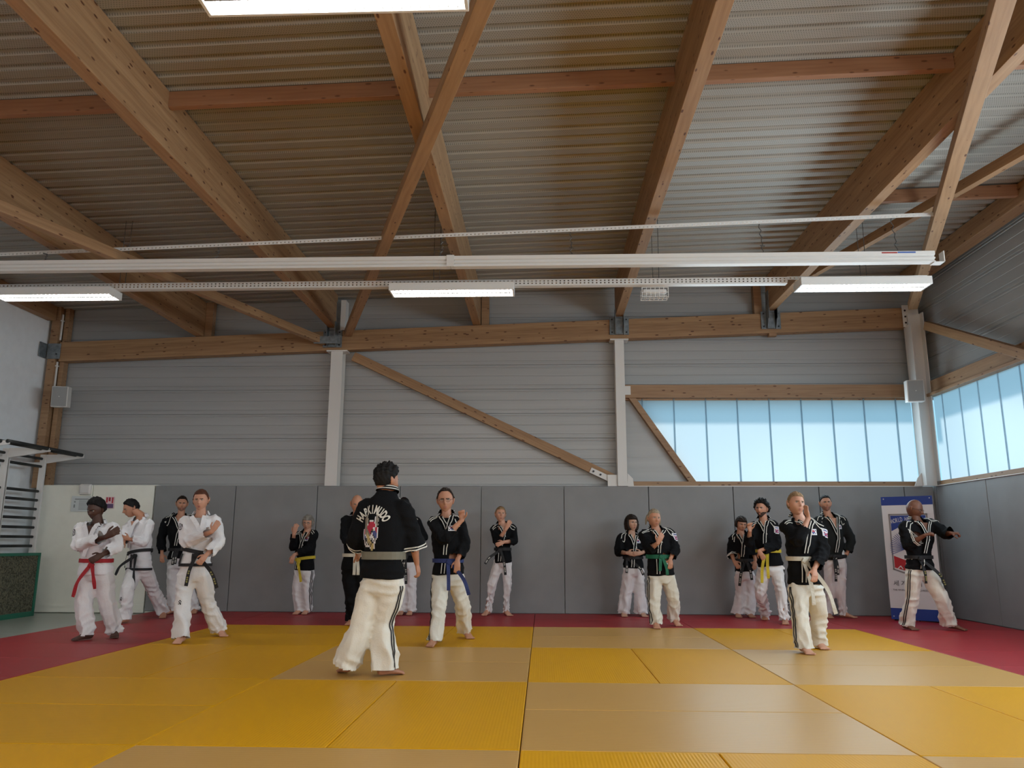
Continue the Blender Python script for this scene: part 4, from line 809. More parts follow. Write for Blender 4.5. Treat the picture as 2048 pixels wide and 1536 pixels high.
def hair(root, T, Rn, d, rng, c, s):
    st = d.get('hair')
    if not st: return
    mk = hair_mask(HD, st); off = dict(short=.014, crew=.007, afro=.022, spiky=.024, curly=.032, bob=.024, pulled=.010, fringe=.016, receding=.012, fuzz=.003)[st]
    base = head_shape(HD); nrm = HD*np.array([1, 1, 1])
    w = np.clip(mk/.16, 0, 1)
    amp = dict(afro=.005, spiky=.014, curly=.016, bob=.003, pulled=.003, fringe=.006).get(st, .005)
    nz = np.array([math.sin(13*p[0]+2*math.sin(p[2]*5))*math.sin(p[1]*12+p[2]*9)+.6*math.sin(p[0]*27+p[1]*9)*math.sin(p[2]*23+p[0]*6) for p in HD])
    o = off*(.25+.75*w)+amp*nz*w
    if st == 'bob': o += .018*np.clip(-HD[:, 2]+.1, 0, 1)*w
    if st == 'spiky': o = o*(.30+.70*np.clip(HD[:, 2]*1.6+.25, 0, 1))+.008*np.clip(HD[:, 2], 0, 1)*w
    out = base+nrm*o[:, None]
    if st == 'bob': out[:, 0] *= 1.06; low = HD[:, 2] < -.2; out[low, 0] = np.sign(out[low, 0])*np.maximum(np.abs(out[low, 0]), .07*np.minimum(1, np.abs(HD[low, 0])*2.2))
    keep = [f for f in HF if mk[list(f)].min() > 0]
    n = len(base); inn = base+nrm*.001
    idx = {}; v = []; F = []
    def g(i, layer):
        k = (i, layer)
        if k not in idx: idx[k] = len(v); v.append((out if layer else inn)[i])
        return idx[k]
    ed = {}
    for f in keep:
        F.append(tuple(g(i, 1) for i in f))
        for a, b in zip(f, f[1:]+f[:1]): ed[(a, b)] = 1
    for (a, b) in ed:
        if (b, a) not in ed: F.append((g(a, 1), g(a, 0), g(b, 0), g(b, 1)))
    v = np.array(v)@Rn.T+np.array(c)
    q = MB().add(v, F)
    # crown cap
    top = [T(tuple(out[(NV-1)*NU+i])) for i in range(NU)]
    ct = sum((Vector(t) for t in top), Vector())/NU; n0 = len(q.v); q.add([tuple(t) for t in top]+[tuple(ct)], [(i, (i+1) % NU, NU) for i in range(NU)])
    if d.get('tail') == 'pony': chain(q, [(*T((0, -.10, .03)), .02*s, .02*s), (*T((.0, -.14, -.0)), .028*s, .028*s), (*T((.01, -.135, -.09)), .024*s, .024*s), (*T((.02, -.12, -.20)), .008*s, .008*s)], ns=4, nr=10)
    if d.get('tail') == 'bun': chain(q, [(*T((0, -.10, .02)), .015*s, .015*s), (*T((0, -.125, .02)), .035*s, .035*s), (*T((0, -.15, .02)), .02*s, .02*s)], ns=4, nr=10)
    if d.get('tail') == 'wisps':
        for sx, z0 in ((-1, -.02), (-1, -.06), (1, -.01)): chain(q, [(*T((sx*.078, -.02, z0+.05)), .018*s, .016*s), (*T((sx*.092, -.03, z0-.01)), .017*s, .014*s), (*T((sx*.098, -.035, z0-.075)), .006*s, .006*s)], ns=4, nr=8)
    q.build('hair', d['haircol'], root, smooth=True)
def ribbon(pts, nrms, width, th, name, m, root, wdir=None):
    q = MB(); v = []; n = len(pts)
    for i in range(n):
        p = V3(pts[i]); nn = V3(nrms[i]).normalized(); t = V3(pts[min(i+1, n-1)])-V3(pts[max(i-1, 0)])
        b = (wdir[i] if wdir else t.cross(nn)); b = Vector(b).normalized() if Vector(b).length > 1e-6 else Vector((0, 0, 1))
        for sx, sn in ((-1, 0), (1, 0), (1, 1), (-1, 1)): v.append(p+b*(sx*width/2)+nn*(sn*th))
    f = [(0, 1, 2, 3), (4*n-1, 4*n-2, 4*n-3, 4*n-4)]
    for i in range(n-1):
        for k in range(4): f.append((4*i+k, 4*(i+1)+k, 4*(i+1)+(k+1) % 4, 4*i+(k+1) % 4))
    q.add(v, f); return q.build(name, m, root, smooth=False) if name else q
def person(key, d):
    J = PEOPLE[key]; rng = random.Random(key); yaw = math.radians(J['yaw'])
    Fv = Vector((math.sin(yaw), -math.cos(yaw), 0)); s_ = 1 if abs(J['yaw']) < 90 else -1
    pel, neck, head = V3(J['pel']), V3(J['neck'])+Z_*d.get('nk', .012), V3(J['head'])
    lat = (V3(J['SR'])-V3(J['SL'])); latn = lat.normalized(); lath = Vector((latn.x, latn.y, 0)).normalized()
    Fv = (Fv-lath*Fv.dot(lath)).normalized()
    root = empty('person', (round(pel.x, 3), round(pel.y, 3), 0)); tag(root, d['label'], 'person')
    org = Vector(root.location)
    B = d.get('build', 1.0); hwid = d.get('hip', .165)*B
    # ---------------- jacket torso
    sh = lat.length/2; tor = MB()
    hz = J['hemz']; top = neck
    def spine(z):
        t = (z-pel.z)/(neck.z-pel.z)
        if t < 0: return Vector((pel.x, pel.y, z))
        return Vector((pel.x+(neck.x-pel.x)*t, pel.y+(neck.y-pel.y)*t, z))
    SZ = (J['SL'][2]+J['SR'][2])/2; mid = (V3(J['SL'])+V3(J['SR']))/2
    bz = J['beltz']; chz = bz+(SZ-bz)*.62; dp = d.get('depth', .125)*B
    rows = [(*spine(hz), hwid*1.08, dp*1.12), (*spine((hz*.5+bz*.5)), hwid*1.04, dp*1.12), (*spine(bz), hwid*.92, dp*1.0), (*spine(bz+(SZ-bz)*.3), hwid*1.03, dp*1.10)]
    cc = lerp(spine(chz), mid, .6); rows.append((cc.x, cc.y, chz, max(sh*.96, hwid), dp*1.08))
    m2 = lerp(mid, neck, .1); rows += [(m2.x, m2.y, SZ+.0, sh*.92, dp*.86), (*lerp(mid, neck, .55), sh*.62, dp*.68), (*(neck+Z_*.008), .070, .070)]
    chain(tor, rows, side=lath, ns=4, nr=20, pw=2.25)
    bvt = BVHTree.FromPolygons([Vector(p) for p in tor.v], tor.f)
    jk = MB(); jk.v = list(tor.v); jk.f = list(tor.f)
    segs = []; cuffs = {}; cuts = []
    sr = d.get('sleeve', .074)*B
    for sd in 'LR':
        S, E_, W_, H = (V3(J[k+sd]) for k in ('S', 'E', 'W', 'H'))
        cf = d.get('cuff', (.86, .86))[0 if sd == 'L' else 1]
        cw = lerp(E_, W_, cf); dz_ = Z_*(-max(0, sr-.060)); inner = lerp(S, mid, .35)+dz_; cax = (W_-E_).normalized(); cx_ = cw+cax*.05
        flare = d.get('flare', 1.0)
        chain(jk, [(*inner, sr*.80, sr*.85), (*(S+dz_), sr*.94, sr*.98), (*(lerp(S, E_, .5)+dz_*.3), sr*.97, sr*1.0), (*E_, sr*.98, sr*1.0), (*lerp(E_, cw, .55), sr*.9*flare, sr*.95*flare), (*cw, sr*.88*flare, sr*.98*flare), (*cx_, sr*.88*flare, sr*.98*flare)], ns=4, nr=14); cuts.append((cw, cax, sr*flare*1.35))
        segs += [(S, E_, 1.0), (E_, cw, 1.25)]; cuffs[sd] = (E_, cw, sr*flare)
    segs.append((spine(hz), neck, .8))
    if not d.get('back'): cuts.append((neck+Fv*.078-Z_*.012, None, .072))
    jme = remesh(jk, .0125, 3); cut(jme, cuts)
    wrinkle(jme, segs, d.get('wr', .013), hash(key) % 1000 if False else sum(map(ord, key))*7)
    jm = d['jacket']; jme.materials.append(MATS[jm])
    jo = bpy.data.objects.new('jacket', jme); link(jo, root); jo.location = -org
    jco = [Vector(p) for p in coords(jme)]; bvj = BVHTree.FromPolygons(jco, [tuple(p.vertices) for p in jme.polygons])
    def at0(o): o.location = -org; return o
    # ---------------- trousers
    pt = MB(); pm = d['pants']; pr_ = d.get('leg', .088)*B
    chain(pt, [(*(pel+Z_*.16), hwid*.80, dp*.86), (*pel, hwid*.98, dp*.98), (*(pel-Z_*.07), hwid*.96, dp*.98), (*(pel-Z_*.13), hwid*.7, dp*.8)], side=lath, ns=3, nr=18, pw=2.3)
    lsegs = []; legs = {}; pcuts = []
    for i, sd in enumerate('LR'):
        K, Fo, To = V3(J['K'+sd]), V3(J['F'+sd]), V3(J['T'+sd]); sg = -1 if sd == 'L' else 1
        lift = d.get('lift', (0, 0))[i]
        hipj = pel+lath*(sg*hwid*.50)-Z_*.03; ank = Vector((Fo.x, Fo.y, .085+lift)); hem = lerp(ank, K, d.get('hemf', (.02, .02))[i])+Z_*-.02*0
        hr = pr_*d.get('bell', 1.05)
        hem = Vector((hem.x, hem.y, max(hem.z-.05, d.get('hemz', .032)+lift*.5)))
        chain(pt, [(*hipj, pr_*1.08, pr_*1.22), (*lerp(hipj, K, .45), pr_*1.10, pr_*1.18), (*K, pr_*1.0, pr_*1.06), (*lerp(K, hem, .5), hr*.96, hr*1.0), (*hem, hr*.98, hr*1.05), (*(hem+(hem-K).normalized()*.05), hr*1.0, hr*1.07)], side=lath, ns=4, nr=16); pcuts.append((hem, ((hem-K).normalized()*.7-Z_*.3).normalized(), hr*1.6))
        lsegs += [(hipj, K, .85), (K, hem, 1.25)]; legs[sd] = (hipj, K, hem, hr)
    pme = remesh(pt, .0125, 3); cut(pme, pcuts); wrinkle(pme, lsegs, d.get('wr', .013)*1.3, sum(map(ord, key))*13)
    pco = coords(pme); pco[:, 2] = np.maximum(pco[:, 2], .006); pme.vertices.foreach_set('co', pco.ravel())
    pme.materials.append(MATS[pm]); po = bpy.data.objects.new('trousers', pme); link(po, root); at0(po)
    bvp = BVHTree.FromPolygons([Vector(p) for p in coords(pme)], [tuple(p.vertices) for p in pme.polygons])
    # ---------------- body
    b = MB(); Rarm = .034*B
    chain(b, [(*pel, hwid*.72, dp*.66), (*spine(bz), hwid*.66, dp*.62), (*spine(chz), sh*.6, dp*.6), (*(mid-Z_*.05), sh*.55, dp*.45), (*lerp(mid, neck, .6), .07, .055), (*neck, .055, .055), (*lerp(neck, head, .5), .050, .052), (*lerp(neck, head, .85), .048, .050)], side=lath, ns=3, nr=14)
    sides = {'L': 1, 'R': -1} if s_ > 0 else {'L': -1, 'R': 1}
    for i, sd in enumerate('LR'):
        S, E_, W_, H = (V3(J[k+sd]) for k in ('S', 'E', 'W', 'H'))
        chain(b, [(*(lerp(S, mid, .35)-Z_*.05), .04, .04), (*(S-Z_*.045), .038, .038), (*lerp(S, E_, .5), .038, .038), (*E_, .036, .036), (*lerp(E_, W_, .35), .038*B, .036*B), (*lerp(E_, W_, .8), .027, .026), (*W_, .024, .022)], ns=3, nr=12)
        hd = H-W_; pn = d.get('palm', (None, None))[i]; pn = Vector(pn) if pn else -Fv
        hl_ = min(1.06, max(.86, hd.length/.17)) if not d.get('fist', (0, 0))[i] else .95
        hand(b, W_, hd, pn, sides[sd], hl_*.98, curl=1.25 if d.get('fist', (0, 0))[i] else d.get('curl', (.25, .25))[i])
        K, Fo, To = V3(J['K'+sd]), V3(J['F'+sd]), V3(J['T'+sd]); sg = -1 if sd == 'L' else 1; lift = d.get('lift', (0, 0))[i]
        hipj = pel+lath*(sg*hwid*.50)-Z_*.03
        chain(b, [(*hipj, .055, .055), (*lerp(hipj, K, .5), .050, .052), (*K, .038, .040), (*lerp(K, Vector((Fo.x, Fo.y, .1+lift)), .35), .036, .038), (Fo.x, Fo.y, .15+lift, .032, .033), (Fo.x, Fo.y, .08+lift, .033, .034)], ns=3, nr=12)
        foot(b, Fo, To, lift)
    bme = remesh(b, .0075, 2, .4)
    hy, hp_, hr_ = J['hp']
    hme, fm, ears, ey, ey2, Rm, T, hs = add_head(None, root, head, hy, hp_, hr_, d)
    bb = bmesh.new(); bb.from_mesh(bme); bb.from_mesh(hme); nb = len(bme.polygons)
    em = bpy.data.meshes.new('e'); em.from_pydata(ears.v, [], ears.f); bb.from_mesh(em)
    bb.faces.ensure_lookup_table()
    for i, k in enumerate(fm): bb.faces[nb+i].material_index = k
    for f in bb.faces: f.smooth = True
    final = bpy.data.meshes.new('body'); bb.to_mesh(final); bb.free()
    for m in (d['skin'], 'lip_dark' if 'dark' in d['skin'] or 'brown' in d['skin'] else 'lip', d.get('haircol', 'hair_dark'), d.get('beard', 'stubble')): final.materials.append(MATS[m])
    bo = bpy.data.objects.new('body', final); link(bo, root); at0(bo)
    at0(ey.build('eyes', 'eye_white', root, smooth=True)); at0(ey2.build('irises', 'eye_dark', root, smooth=True))
    n0 = set(root.children); hair(root, T, np.array(Rm)*hs, d, rng, head, hs)
    for o in set(root.children)-n0: at0(o)
    if d.get('glasses'):
        q = MB()
        for sx in (-1, 1):
            q.tube([T((sx*.031+.021*math.cos(a), .094+.0, .004+.015*math.sin(a))) for a in np.linspace(0, 2*math.pi, 17)], .0016, 5)
            q.tube([T((sx*.052, .094, .008)), T((sx*.074, .07, .010)), T((sx*.082, 0, .008))], .0016, 5)
        q.tube([T((-.010, .094, .008)), T((.010, .094, .008))], .0016, 5); at0(q.build('glasses', 'glass_frame', root))
    # ---------------- accessories
    def tpoint(s, z, off=.012, back=False):
        """point on the torso surface: s lateral fraction of shoulder half width, z height; front or back"""
        c = spine(z)+(lerp(spine(z), mid, .6)-spine(z))*max(0, min(1, (z-bz)/(SZ-bz)))
        dr = -Fv if not back else Fv; p = c+lath*(s*sh)-dr*.5
        h = bvt.ray_cast(p, dr, 1.0)
        if h[0] is None: return None
        return h[0]+h[1]*off, h[1]
    def strip(path, w, m, name, off=.012, th=.004, back=False, n=10):
        pts = []; nr = []
        for (a, b_) in zip(path[:-1], path[1:]):
            for t in np.linspace(0, 1, n, endpoint=False):
                r = tpoint(a[0]+(b_[0]-a[0])*t, a[1]+(b_[1]-a[1])*t, off, back)
                if r: pts.append(r[0]); nr.append(r[1])
        if len(pts) > 2: at0(ribbon(pts, nr, w, th, name, m, root))
    H_ = neck.z-bz
    nz = neck.z-.02
    xs = .36; zx = bz+H_*d.get('vee', .42)
    crossx = d.get('cross', .05)
    if not d.get('back'):
        # skin or shirt showing in the V
        q = MB(); a1 = tpoint(-xs*.8, nz-.02, .006); a2 = tpoint(xs*.8, nz-.02, .006); a3 = tpoint(crossx, zx+.02, .014); a0 = tpoint(0, nz-.02, .008); 
        if a1 and a2 and a3:
            rowsv = []; 
            for t in np.linspace(0, 1, 7):
                zz = nz-.015+(zx+.01-(nz-.015))*t; wl_ = xs*.82*(1-t); cx2 = crossx*t
                rw = [tpoint(cx2+wl_*k, zz, .019) for k in (-1, -.5, 0, .5, 1)]
                if all(rw): rowsv.append([r[0] for r in rw])
            v = [p for r in rowsv for p in r]; f = [(i*5+k, i*5+k+1, (i+1)*5+k+1, (i+1)*5+k) for i in range(len(rowsv)-1) for k in range(4)]
            if f: at0(MB().add(v, f).build('undershirt' if d.get('tee') else 'chest', d.get('tee') or d['skin'], root, smooth=True))
        lm = jm; lw = .045
        strip([(-xs-.02, nz+.01), (crossx+.1, zx-.05)], lw, lm, 'lapel', .020, .006)
        strip([(xs+.02, nz+.01), (crossx, zx), (-.22, bz+.02)], lw, lm, 'lapel', .024, .007)
        if d['trim'] == 'stripes':
            for o_ in (-.010, .012):
                f_ = o_/sh*1.35
                strip([(-xs-.02+f_, nz+.01), (crossx+.1+f_, zx-.05)], .0085, 'trim_white', 'lapel_stripe', .0265, .0025)
                strip([(xs+.02+f_, nz+.01), (crossx+f_, zx), (-.22+f_, bz+.02)], .0085, 'trim_white', 'lapel_stripe', .0315, .0025)
                strip([(-.30+f_, bz-.03), (-.42+f_, hz+.01)], .0085, 'trim_white', 'lapel_stripe', .016, .003)
    # collar round the neck
    npts = []; nn_ = []
    for a in np.linspace(0, 2*math.pi, 25):
        dv = lath*math.cos(a)*1.05+Fv*math.sin(a); fz = -.035*max(0, math.sin(a))**2
        if math.sin(a) > .45 and not d.get('back'): continue
        npts.append(neck+dv*.078+Z_*(.012+fz+.012*max(0, -math.sin(a)))); nn_.append(dv)
    # start the loop at the opening
    k0 = next((i for i in range(len(npts)-1) if (npts[i+1]-npts[i]).length > .06), None)
    if k0 is not None: npts = npts[k0+1:]+npts[1:k0+1]; nn_ = nn_[k0+1:]+nn_[1:k0+1]
    at0(ribbon(npts, nn_, .045, .006, 'collar', jm, root, wdir=[Z_+Vector(n_)*-.5 for n_ in nn_]))
    if d['trim'] == 'stripes':
        for o_ in (-.008, .012): at0(ribbon([p+Z_*o_+n_*(.006-o_*.5) for p, n_ in zip(npts, nn_)], nn_, .008, .0025, 'collar_stripe', 'trim_white', root, wdir=[Z_+Vector(n_)*-.5 for n_ in nn_]))
        # shoulder stripes running out along each shoulder
        for sd in 'LR':
            S = V3(J['S'+sd]); sg = (S-mid).normalized()
            for o_ in (-.012, .014):
                pts = []; nr = []
                for t in np.linspace(0, 1, 14):
                    p = lerp(neck+sg*.085, S+sg*.02, min(1, t*1.25))+Fv*(.03+o_+.05*t)
                    if t > .8: p = p+sg*((t-.8)*.08)
                    dr = Vector((0, 0, -1)) if t < .8 else (Vector((0, 0, -1))-sg*.6-Fv*.7*(t-.8)*5).normalized()
                    h = bvj.ray_cast(p-dr*.3, dr, .6)
                    if h[0] and (h[0]-p).length < .16: pts.append(h[0]+h[1]*.003); nr.append(h[1])
                if len(pts) > 6:
                    P_ = [sum(pts[max(0, i-1):i+2], Vector())/len(pts[max(0, i-1):i+2])+Z_*.002 for i in range(len(pts))][1:]; N_ = [sum(nr[max(0, i-2):i+3], Vector()).normalized() for i in range(len(nr))][1:]
                    at0(ribbon(P_, N_, .009, .003, 'shoulder_stripe', 'trim_white', root))
    if d.get('cuffs'):
        for sd, (E_, cw, r) in cuffs.items():
            if sd not in d['cuffs']: continue
            ax = (cw-E_).normalized(); u = ax.orthogonal().normalized(); w = ax.cross(u)
            for o_ in (.014, .034):
                pts = []; nr = []
                for a in np.linspace(0, 2*math.pi, 25):
                    dv = u*math.cos(a)+w*math.sin(a); p = cw-ax*o_
                    h = bvj.ray_cast(p+dv*.15, -dv, .15)
                    if h[0] is None: pts.append(p+dv*r); nr.append(dv)
                    else: pts.append(h[0]+h[1]*.002); nr.append(h[1])
                at0(ribbon(pts, nr, .010, .003, 'cuff_stripe', 'trim_white', root, wdir=[ax]*len(pts)))
    # belt
    bm_ = d['belt']; pts = []; nr = []
    bt_ = d.get('belt_tilt', 0)
    for a in np.linspace(0, 2*math.pi, 33):
        dv = lath*math.cos(a)+Fv*math.sin(a); c = spine(bz)+Z_*(bt_*math.cos(a)); h = bvt.ray_cast(c+dv*.5, -dv, .6)
        if h[0]: pts.append(h[0]+dv*.010); nr.append(dv)
    at0(ribbon(pts, nr, d.get('beltw', .042), .008, 'belt', bm_, root, wdir=[Z_]*len(pts)))
    if not d.get('noknot'):
        kp = V3(J['knot']); dr = -Fv; c = kp+Fv*.4; h = bvt.ray_cast(c, -Fv, .9)
        kpp = (h[0]+Fv*.022) if h[0] else kp
        q = MB(); q.bar(kpp-lath*.028+Z_*.012, kpp+lath*.028-Z_*.014, .03, .045, up=Z_).bar(kpp-lath*.022-Z_*.016, kpp+lath*.024+Z_*.016, .036, .03, up=Z_); at0(q.build('belt_knot', bm_, root, bevel=.006))
        for i, e in enumerate(J['bends']):
            e = V3(e); st = kpp+lath*(.015*(-1 if i == 0 else 1))-Z_*.01; dvh = e-st
            mid_ = lerp(st, e, .5)+Fv*.02+Vector((dvh.x*.18, 0, 0))
            cc_ = cr([tuple(st), tuple(mid_), tuple(e)], 7); nrm = [Fv+lath*.25*math.sin(k_*.7+i) for k_ in range(len(cc_))]
            at0(ribbon([Vector(p) for p in cc_], nrm, .038, .005, 'belt_end', bm_, root))
            if d.get('script'):
                q = MB()
                for t in np.linspace(.55, .92, 5):
                    p = Vector(cc_[int(t*(len(cc_)-1))])+Fv*.008; q.box(p.x-.010, p.x+.010, p.y-.002, p.y, p.z-.004, p.z+.004).box(p.x-.003, p.x+.003, p.y-.002, p.y, p.z-.010, p.z+.010)
                at0(q.build('belt_script', d['script'], root))
    # jacket border trim (black edging on white uniforms)
    if d['trim'] == 'border':
        pts = []; nr = []
        for a in np.linspace(0, 2*math.pi, 41):
            dv = lath*math.cos(a)+Fv*math.sin(a); c = spine(hz+.02); h = bvj.ray_cast(c+dv*.5, -dv, .6)
            if h[0] and (h[0]-c).length < .3: pts.append(h[0]+dv*.004); nr.append(dv)
        at0(ribbon(pts, nr, .032, .004, 'hem_trim', 'trim_black', root, wdir=[Z_]*len(pts)))
        for s0, s1 in ((-.62, -.78), (.05, .1)): strip([(s0, bz-.03), (s1, hz+.02)], .032, 'trim_black', 'edge_trim', .016, .004)
    # trouser side stripes
    for sd in d.get('pstripe', ''):
        hipj, K, hem, hr = legs[sd]; sg = -1 if sd == 'L' else 1
        for o_ in (-.013, .013):
            pts = []; nr = []; ds = (lath*sg+Fv*d.get('stripe_front', .35)).normalized(); tang = ds.cross(Z_).normalized()
            for t in np.linspace(.02, .98, 36):
                c = lerp(hipj, K, t*2) if t < .5 else lerp(K, hem, t*2-1)
                h = bvp.ray_cast(c+ds*.4+tang*o_, -ds, .5)
                if h[0]: pts.append(h[0]+ds*.003); nr.append(h[1])
            if len(pts) > 4: at0(ribbon(pts, nr, .012, .003, 'trouser_stripe', 'trim_black', root))
    # patches
    def decal(c0, ax_u, ax_v, cells, size, off=.004, name='patch', bv=None):
        """small embroidered patch: grid of cells projected on the cloth along the view of its own normal"""
        nu, nv = len(cells[0]), len(cells); nrm = ax_u.cross(ax_v).normalized()
        v = []; f = []; fm_ = []; ms = []; hit = {}
        for j in range(nv+1):
            for i in range(nu+1):
                p = c0+ax_u*((i/nu-.5)*size[0])+ax_v*((.5-j/nv)*size[1]); h = (bv or bvj).ray_cast(p+nrm*.35, -nrm, .6)
                v.append(h[0]+nrm*off if h[0] else p)
        for j in range(nv):
            for i in range(nu):
                ch = cells[j][i]
                if ch == '.': continue
                mm = {'w': 'patch_white', 'b': 'patch_blue', 'r': 'patch_red', 'k': 'trim_black', 'g': 'gold', 'e': 'belt_grey', 's': 'hair_grey', 't': 'trim_white'}[ch]
                if mm not in ms: ms.append(mm)
                f.append((j*(nu+1)+i, j*(nu+1)+i+1, (j+1)*(nu+1)+i+1, (j+1)*(nu+1)+i)); fm_.append(ms.index(mm))
        at0(mesh_obj(name, v, f, ms, root, fmat=fm_))
    CIRC = ['..kkk..', '.kwwwk.', 'kwwkwwk', 'kwkwkwk', 'kwwkwwk', '.kwwwk.', '..kkk..']
    FLAG = ['wwwwwwww', 'wkwrrwkw', 'wwrrrrww', 'wwbbbbww', 'wkwbbwkw', 'wwwwwwww']
    BADGE = ['wwwwww', 'wbbbbw', 'wwwwww', 'wrwbrw', 'wbrrbw', 'wrbwrw', 'wbrrbw', '.wwww.']
    for kind, where in d.get('patch', []):
        if where == 'chest':
            r = tpoint(.42, bz+(SZ-bz)*.66, .01)
            if r: decal(r[0], lath, Z_, FLAG, (.085, .06), bv=bvj, name='chest_patch')
        else:
            sd = where[-1]; S, E_ = V3(J['S'+sd]), V3(J['E'+sd]); sg = -1 if sd == 'L' else 1; c = lerp(S, E_, .30)
            nrm = (Fv*1.0+lath*sg*.75).normalized(); up = (S-E_).normalized(); up = (up-nrm*up.dot(nrm)).normalized(); u = up.cross(nrm)
            if kind == 'circle': decal(c, u, up, CIRC, (.075, .075), name='sleeve_patch')
            else: decal(c, u, up, BADGE, (.075, .10), name='sleeve_patch')
    if d.get('leg_mark'):
        for sd, t in d['leg_mark']:
            hipj, K, hem, hr = legs[sd]; c = lerp(hipj, K, t) if t < 1 else lerp(K, hem, t-1)
            decal(c, lath, Z_, ['.kk.', 'k..k', '.kk.', 'k.kk'], (.03, .045), name='leg_mark', bv=bvp)
    if d.get('emblem'):
        # back crest: feathered shield under an arched word
        rw = lath if lath.cross(Z_).dot(-Fv) > 0 else -lath
        cx0 = mid-rw*.055; nrmv = -Fv
        E1 = ['....s........s....', '...ss........ss...', '...ss.......wss...', '..sess......wsss..', '..sess.wwww.wses..', '..sess.rrrrrwes...', '..seswrrrrrrrwes..', '..sesrrrrrrrrwe...', '..seerrrrrrwwrrw..', '.wrsesrrrrkgwrrw..',
              '.wrseserrkkbbbrw..', '.wrsegserkwbbbbw..', '.wbwsggsewwkbbbw..', '.wbbwgggwwwwkbbw..', '.wbkksggewkwwkw...', '..wkksgggkkwkw....', '..wkwsgeggkkww....', '..wwkwkegkggw.....', '...wwwwwkgggw.....', '........wgggw.....', '.........gg.......']
        decal(Vector((cx0.x, cx0.y, SZ-.215)), rw, Z_, E1, (.17, .30), name='crest', off=.004)
        word = 'HAPKIMUDO'; R0 = .135
        for i, ch in enumerate(word):
            a = math.radians(62-15.5*i); me = text_mesh(ch, .095, .0035); co = coords(me); ca, sa = math.cos(a-math.pi/2+0), math.sin(a-math.pi/2+0)
            co[:, 0] *= .52; ang = (math.pi/2+a) 
            ph = math.radians(62-15.5*i)      # tilt from vertical
            px_ = -R0*math.sin(ph); pz_ = R0*math.cos(ph)
            x2 = co[:, 0]*math.cos(ph)-co[:, 1]*math.sin(ph)+px_; z2 = co[:, 0]*math.sin(ph)+co[:, 1]*math.cos(ph)+pz_
            for k_ in range(len(co)):
                p = Vector((cx0.x, cx0.y, SZ-.175))+rw*float(x2[k_])+Z_*float(z2[k_]); h = bvj.ray_cast(p+nrmv*.35, -nrmv, .6)
                co[k_] = tuple(h[0]+nrmv*.006 if h[0] else p)
            me.vertices.foreach_set('co', co.ravel()); me.materials.clear(); me.materials.append(MATS['trim_white']); o = bpy.data.objects.new('crest_letter', me); link(o, root); at0(o)
    return root
CS = dict(trim='stripes', jacket='gi_black', pants='gi_cream')
def PP(key, label, **d):
    dd = dict(CS); dd.update(d); dd['label'] = label; return person(key, dd)
up = (0, .6, .4)
PP('p1', 'person in a white uniform and red belt with dark skin, arms crossing, far left', trim='plain', jacket='gi_white', pants='gi_pant_white', skin='skin_dark', hair='afro', haircol='hair_black', beard='beard_dark', belt='belt_red', patch=[('circle', 'sleeveL')], cuff=(.80, .80), curl=(.15, .3), build=1.05, vee=.30, wr=.016)
PP('p2', 'person in a white uniform with black belt lunging behind the red belted man', trim='border', jacket='gi_white', pants='gi_pant_white', skin='skin_fair', hair='short', haircol='hair_black', belt='belt_black', leg_mark=[('R', 1.1), ('L', 1.2)], wr=.016, lift=(0, .03), belt_tilt=.03)
PP('p3', 'person in a black jacket with short dark hair half hidden behind the woman in white', skin='skin_fair', hair='crew', haircol='hair_dark', beard='stubble', belt='belt_black', pants='gi_pant_white', script='trim_white')
PP('p4', 'woman in a white uniform and black belt holding one hand on her shoulder', trim='border', jacket='gi_white', pants='gi_pant_white', skin='skin_pale', hair='pulled', haircol='hair_auburn', tail='pony', belt='belt_black', patch=[('circle', 'sleeveL')], tee='tee', script='gold_script', cross=.35, belt_tilt=-.03, vee=.35, lift=(0, .02), leg_mark=[('L', .9)], bell=1.15, hip=.16)
PP('p5', 'grey haired person in glasses with a yellow belt by the grey wall pads', skin='skin_pale', hair='fringe', haircol='hair_grey', glasses=1, belt='belt_yellow', pants='gi_pant_white', hip=.15, build=.92, belt_tilt=.02, pstripe='R', patch=[('flag', 'chest')], hemf=(.0, .0), hs=.95)
PP('p6', 'bald person all in black with a white belt behind the instructor', skin='skin_fair', trim='plain', belt='belt_white', pants='gi_black', hair='fuzz', haircol='hair_grey', hip=.15)
PP('p7', 'person seen from behind in a black jacket with a round crest and olive belt', skin='skin_tan', hair='spiky', haircol='hair_black', belt='belt_grey', back=1, emblem=1, noknot=1, cuffs='LR', cuff=(.55, .42), flare=1.25, beltw=.062, pstripe='R', stripe_front=-.3, bell=1.26, leg=.088, hemz=.012, hip=.17, nk=.015, build=1.06, palm=((-.5, .2, 0), (-1, .2, .2)), curl=(.6, .6), sleeve=.082, lift=(.02, 0), hs=1.04)
PP('p8', 'dark haired person mostly hidden to the right of the person with the crest', skin='skin_fair', hair='short', haircol='hair_black', belt='belt_black', pants='gi_pant_white', script='trim_white')
PP('p9', 'person in glasses with a blue belt raising a fist beside the face', skin='skin_fair', hs=1.1, hair='receding', haircol='hair_dark', glasses=1, belt='belt_blue', pstripe='L', fist=(1, 0), palm=((0, -1, 0), None), tee='gi_black', patch=[('flag', 'chest')], cuff=(.55, .8), vee=.50, bell=1.0, lift=(0, .03))
PP('p10', 'slim blond woman in a black jacket standing alone against the grey wall pads', skin='skin_pale', hair='pulled', haircol='hair_blond', belt='belt_black', pants='gi_pant_white', hip=.135, build=.9, leg=.078, bell=.75, cuff=(.55, .62), script='trim_white', palm=((.3, .9, 0), (0, .9, -.3)), hs=.96)
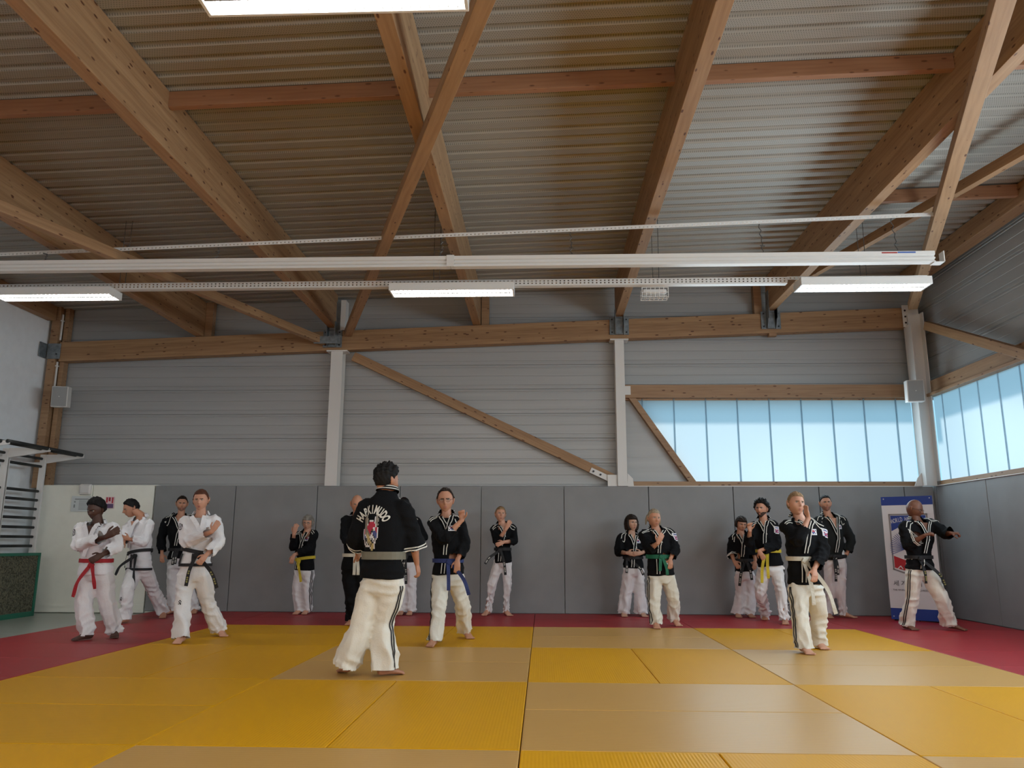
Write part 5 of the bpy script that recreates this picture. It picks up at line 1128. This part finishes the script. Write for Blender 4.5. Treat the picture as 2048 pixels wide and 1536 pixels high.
PP('p11', 'woman with a dark bob haircut standing with folded hands by the wall', skin='skin_east', hair='bob', haircol='hair_dark', belt='belt_black', pants='gi_pant_white', hip=.15, build=.95, leg=.09, bell=1.2, script='trim_white', patch=[('flag', 'chest')], palm=((0, 1, 0), (0, 1, 0)), cuff=(.7, .7), cross=-.1, vee=.30, hs=.97)
PP('p12', 'woman with tied grey blond hair and a green belt', skin='skin_fair', hair='pulled', haircol='hair_mix', tail='wisps', belt='belt_green', patch=[('badge', 'sleeveR')], hip=.165, pstripe='L', beltw=.05, bell=.95, cuff=(.6, .8), lift=(0, .03), cross=-.05)
PP('p13', 'small dark haired woman half hidden behind the curly haired man', skin='skin_fair', hair='fringe', haircol='hair_dark', belt='belt_black', pants='gi_pant_white', hip=.145, build=.9, cuffs='L', cuff=(.55, .6), flare=1.15, script='trim_white', hs=.95, bell=1.25)
PP('p14', 'bearded man with curly black hair and a yellow belt', skin='skin_fair', hair='curly', haircol='hair_black', beard='beard_dark', belt='belt_yellow', patch=[('badge', 'sleeveR')], pants='gi_pant_white', pstripe='R', fist=(1, 0), palm=((.2, -1, 0), None), bell=1.0, cuff=(.7, .8), wr=.016)
PP('p15', 'woman with fair pulled back hair and a white belt stepping forward on the mats', skin='skin_pale', hair='pulled', haircol='hair_blond', belt='belt_white', pstripe='L', patch=[('badge', 'sleeveR'), ('flag', 'chest')], cuff=(.6, .82), vee=.5, cross=.1, bell=1.1, hip=.155, palm=((1, .3, 0), None), curl=(.1, .3))
PP('p16', 'tall man in a dark grey jacket standing with one hand on his hip', skin='skin_fair', hair='crew', haircol='hair_black', beard='stubble', jacket='gi_charcoal', belt='belt_black', pants='gi_pant_white', patch=[('flag', 'chest')], vee=.30, cross=.1, cuff=(.8, .85), leg=.082, bell=.85, fist=(0, 0), script='trim_white')
PP('p17', 'bald black person in glasses punching in front of the banner', skin='skin_brown', glasses=1, belt='belt_black', pants='gi_cream', pstripe='L', fist=(1, 1), palm=((0, .3, -1), (0, .3, -1)), cuff=(.6, .85), script='gold_script', vee=.35, cross=-.0, bell=1.08, leg=.09, lift=(0, .02), flare=1.05, cuffs='L')
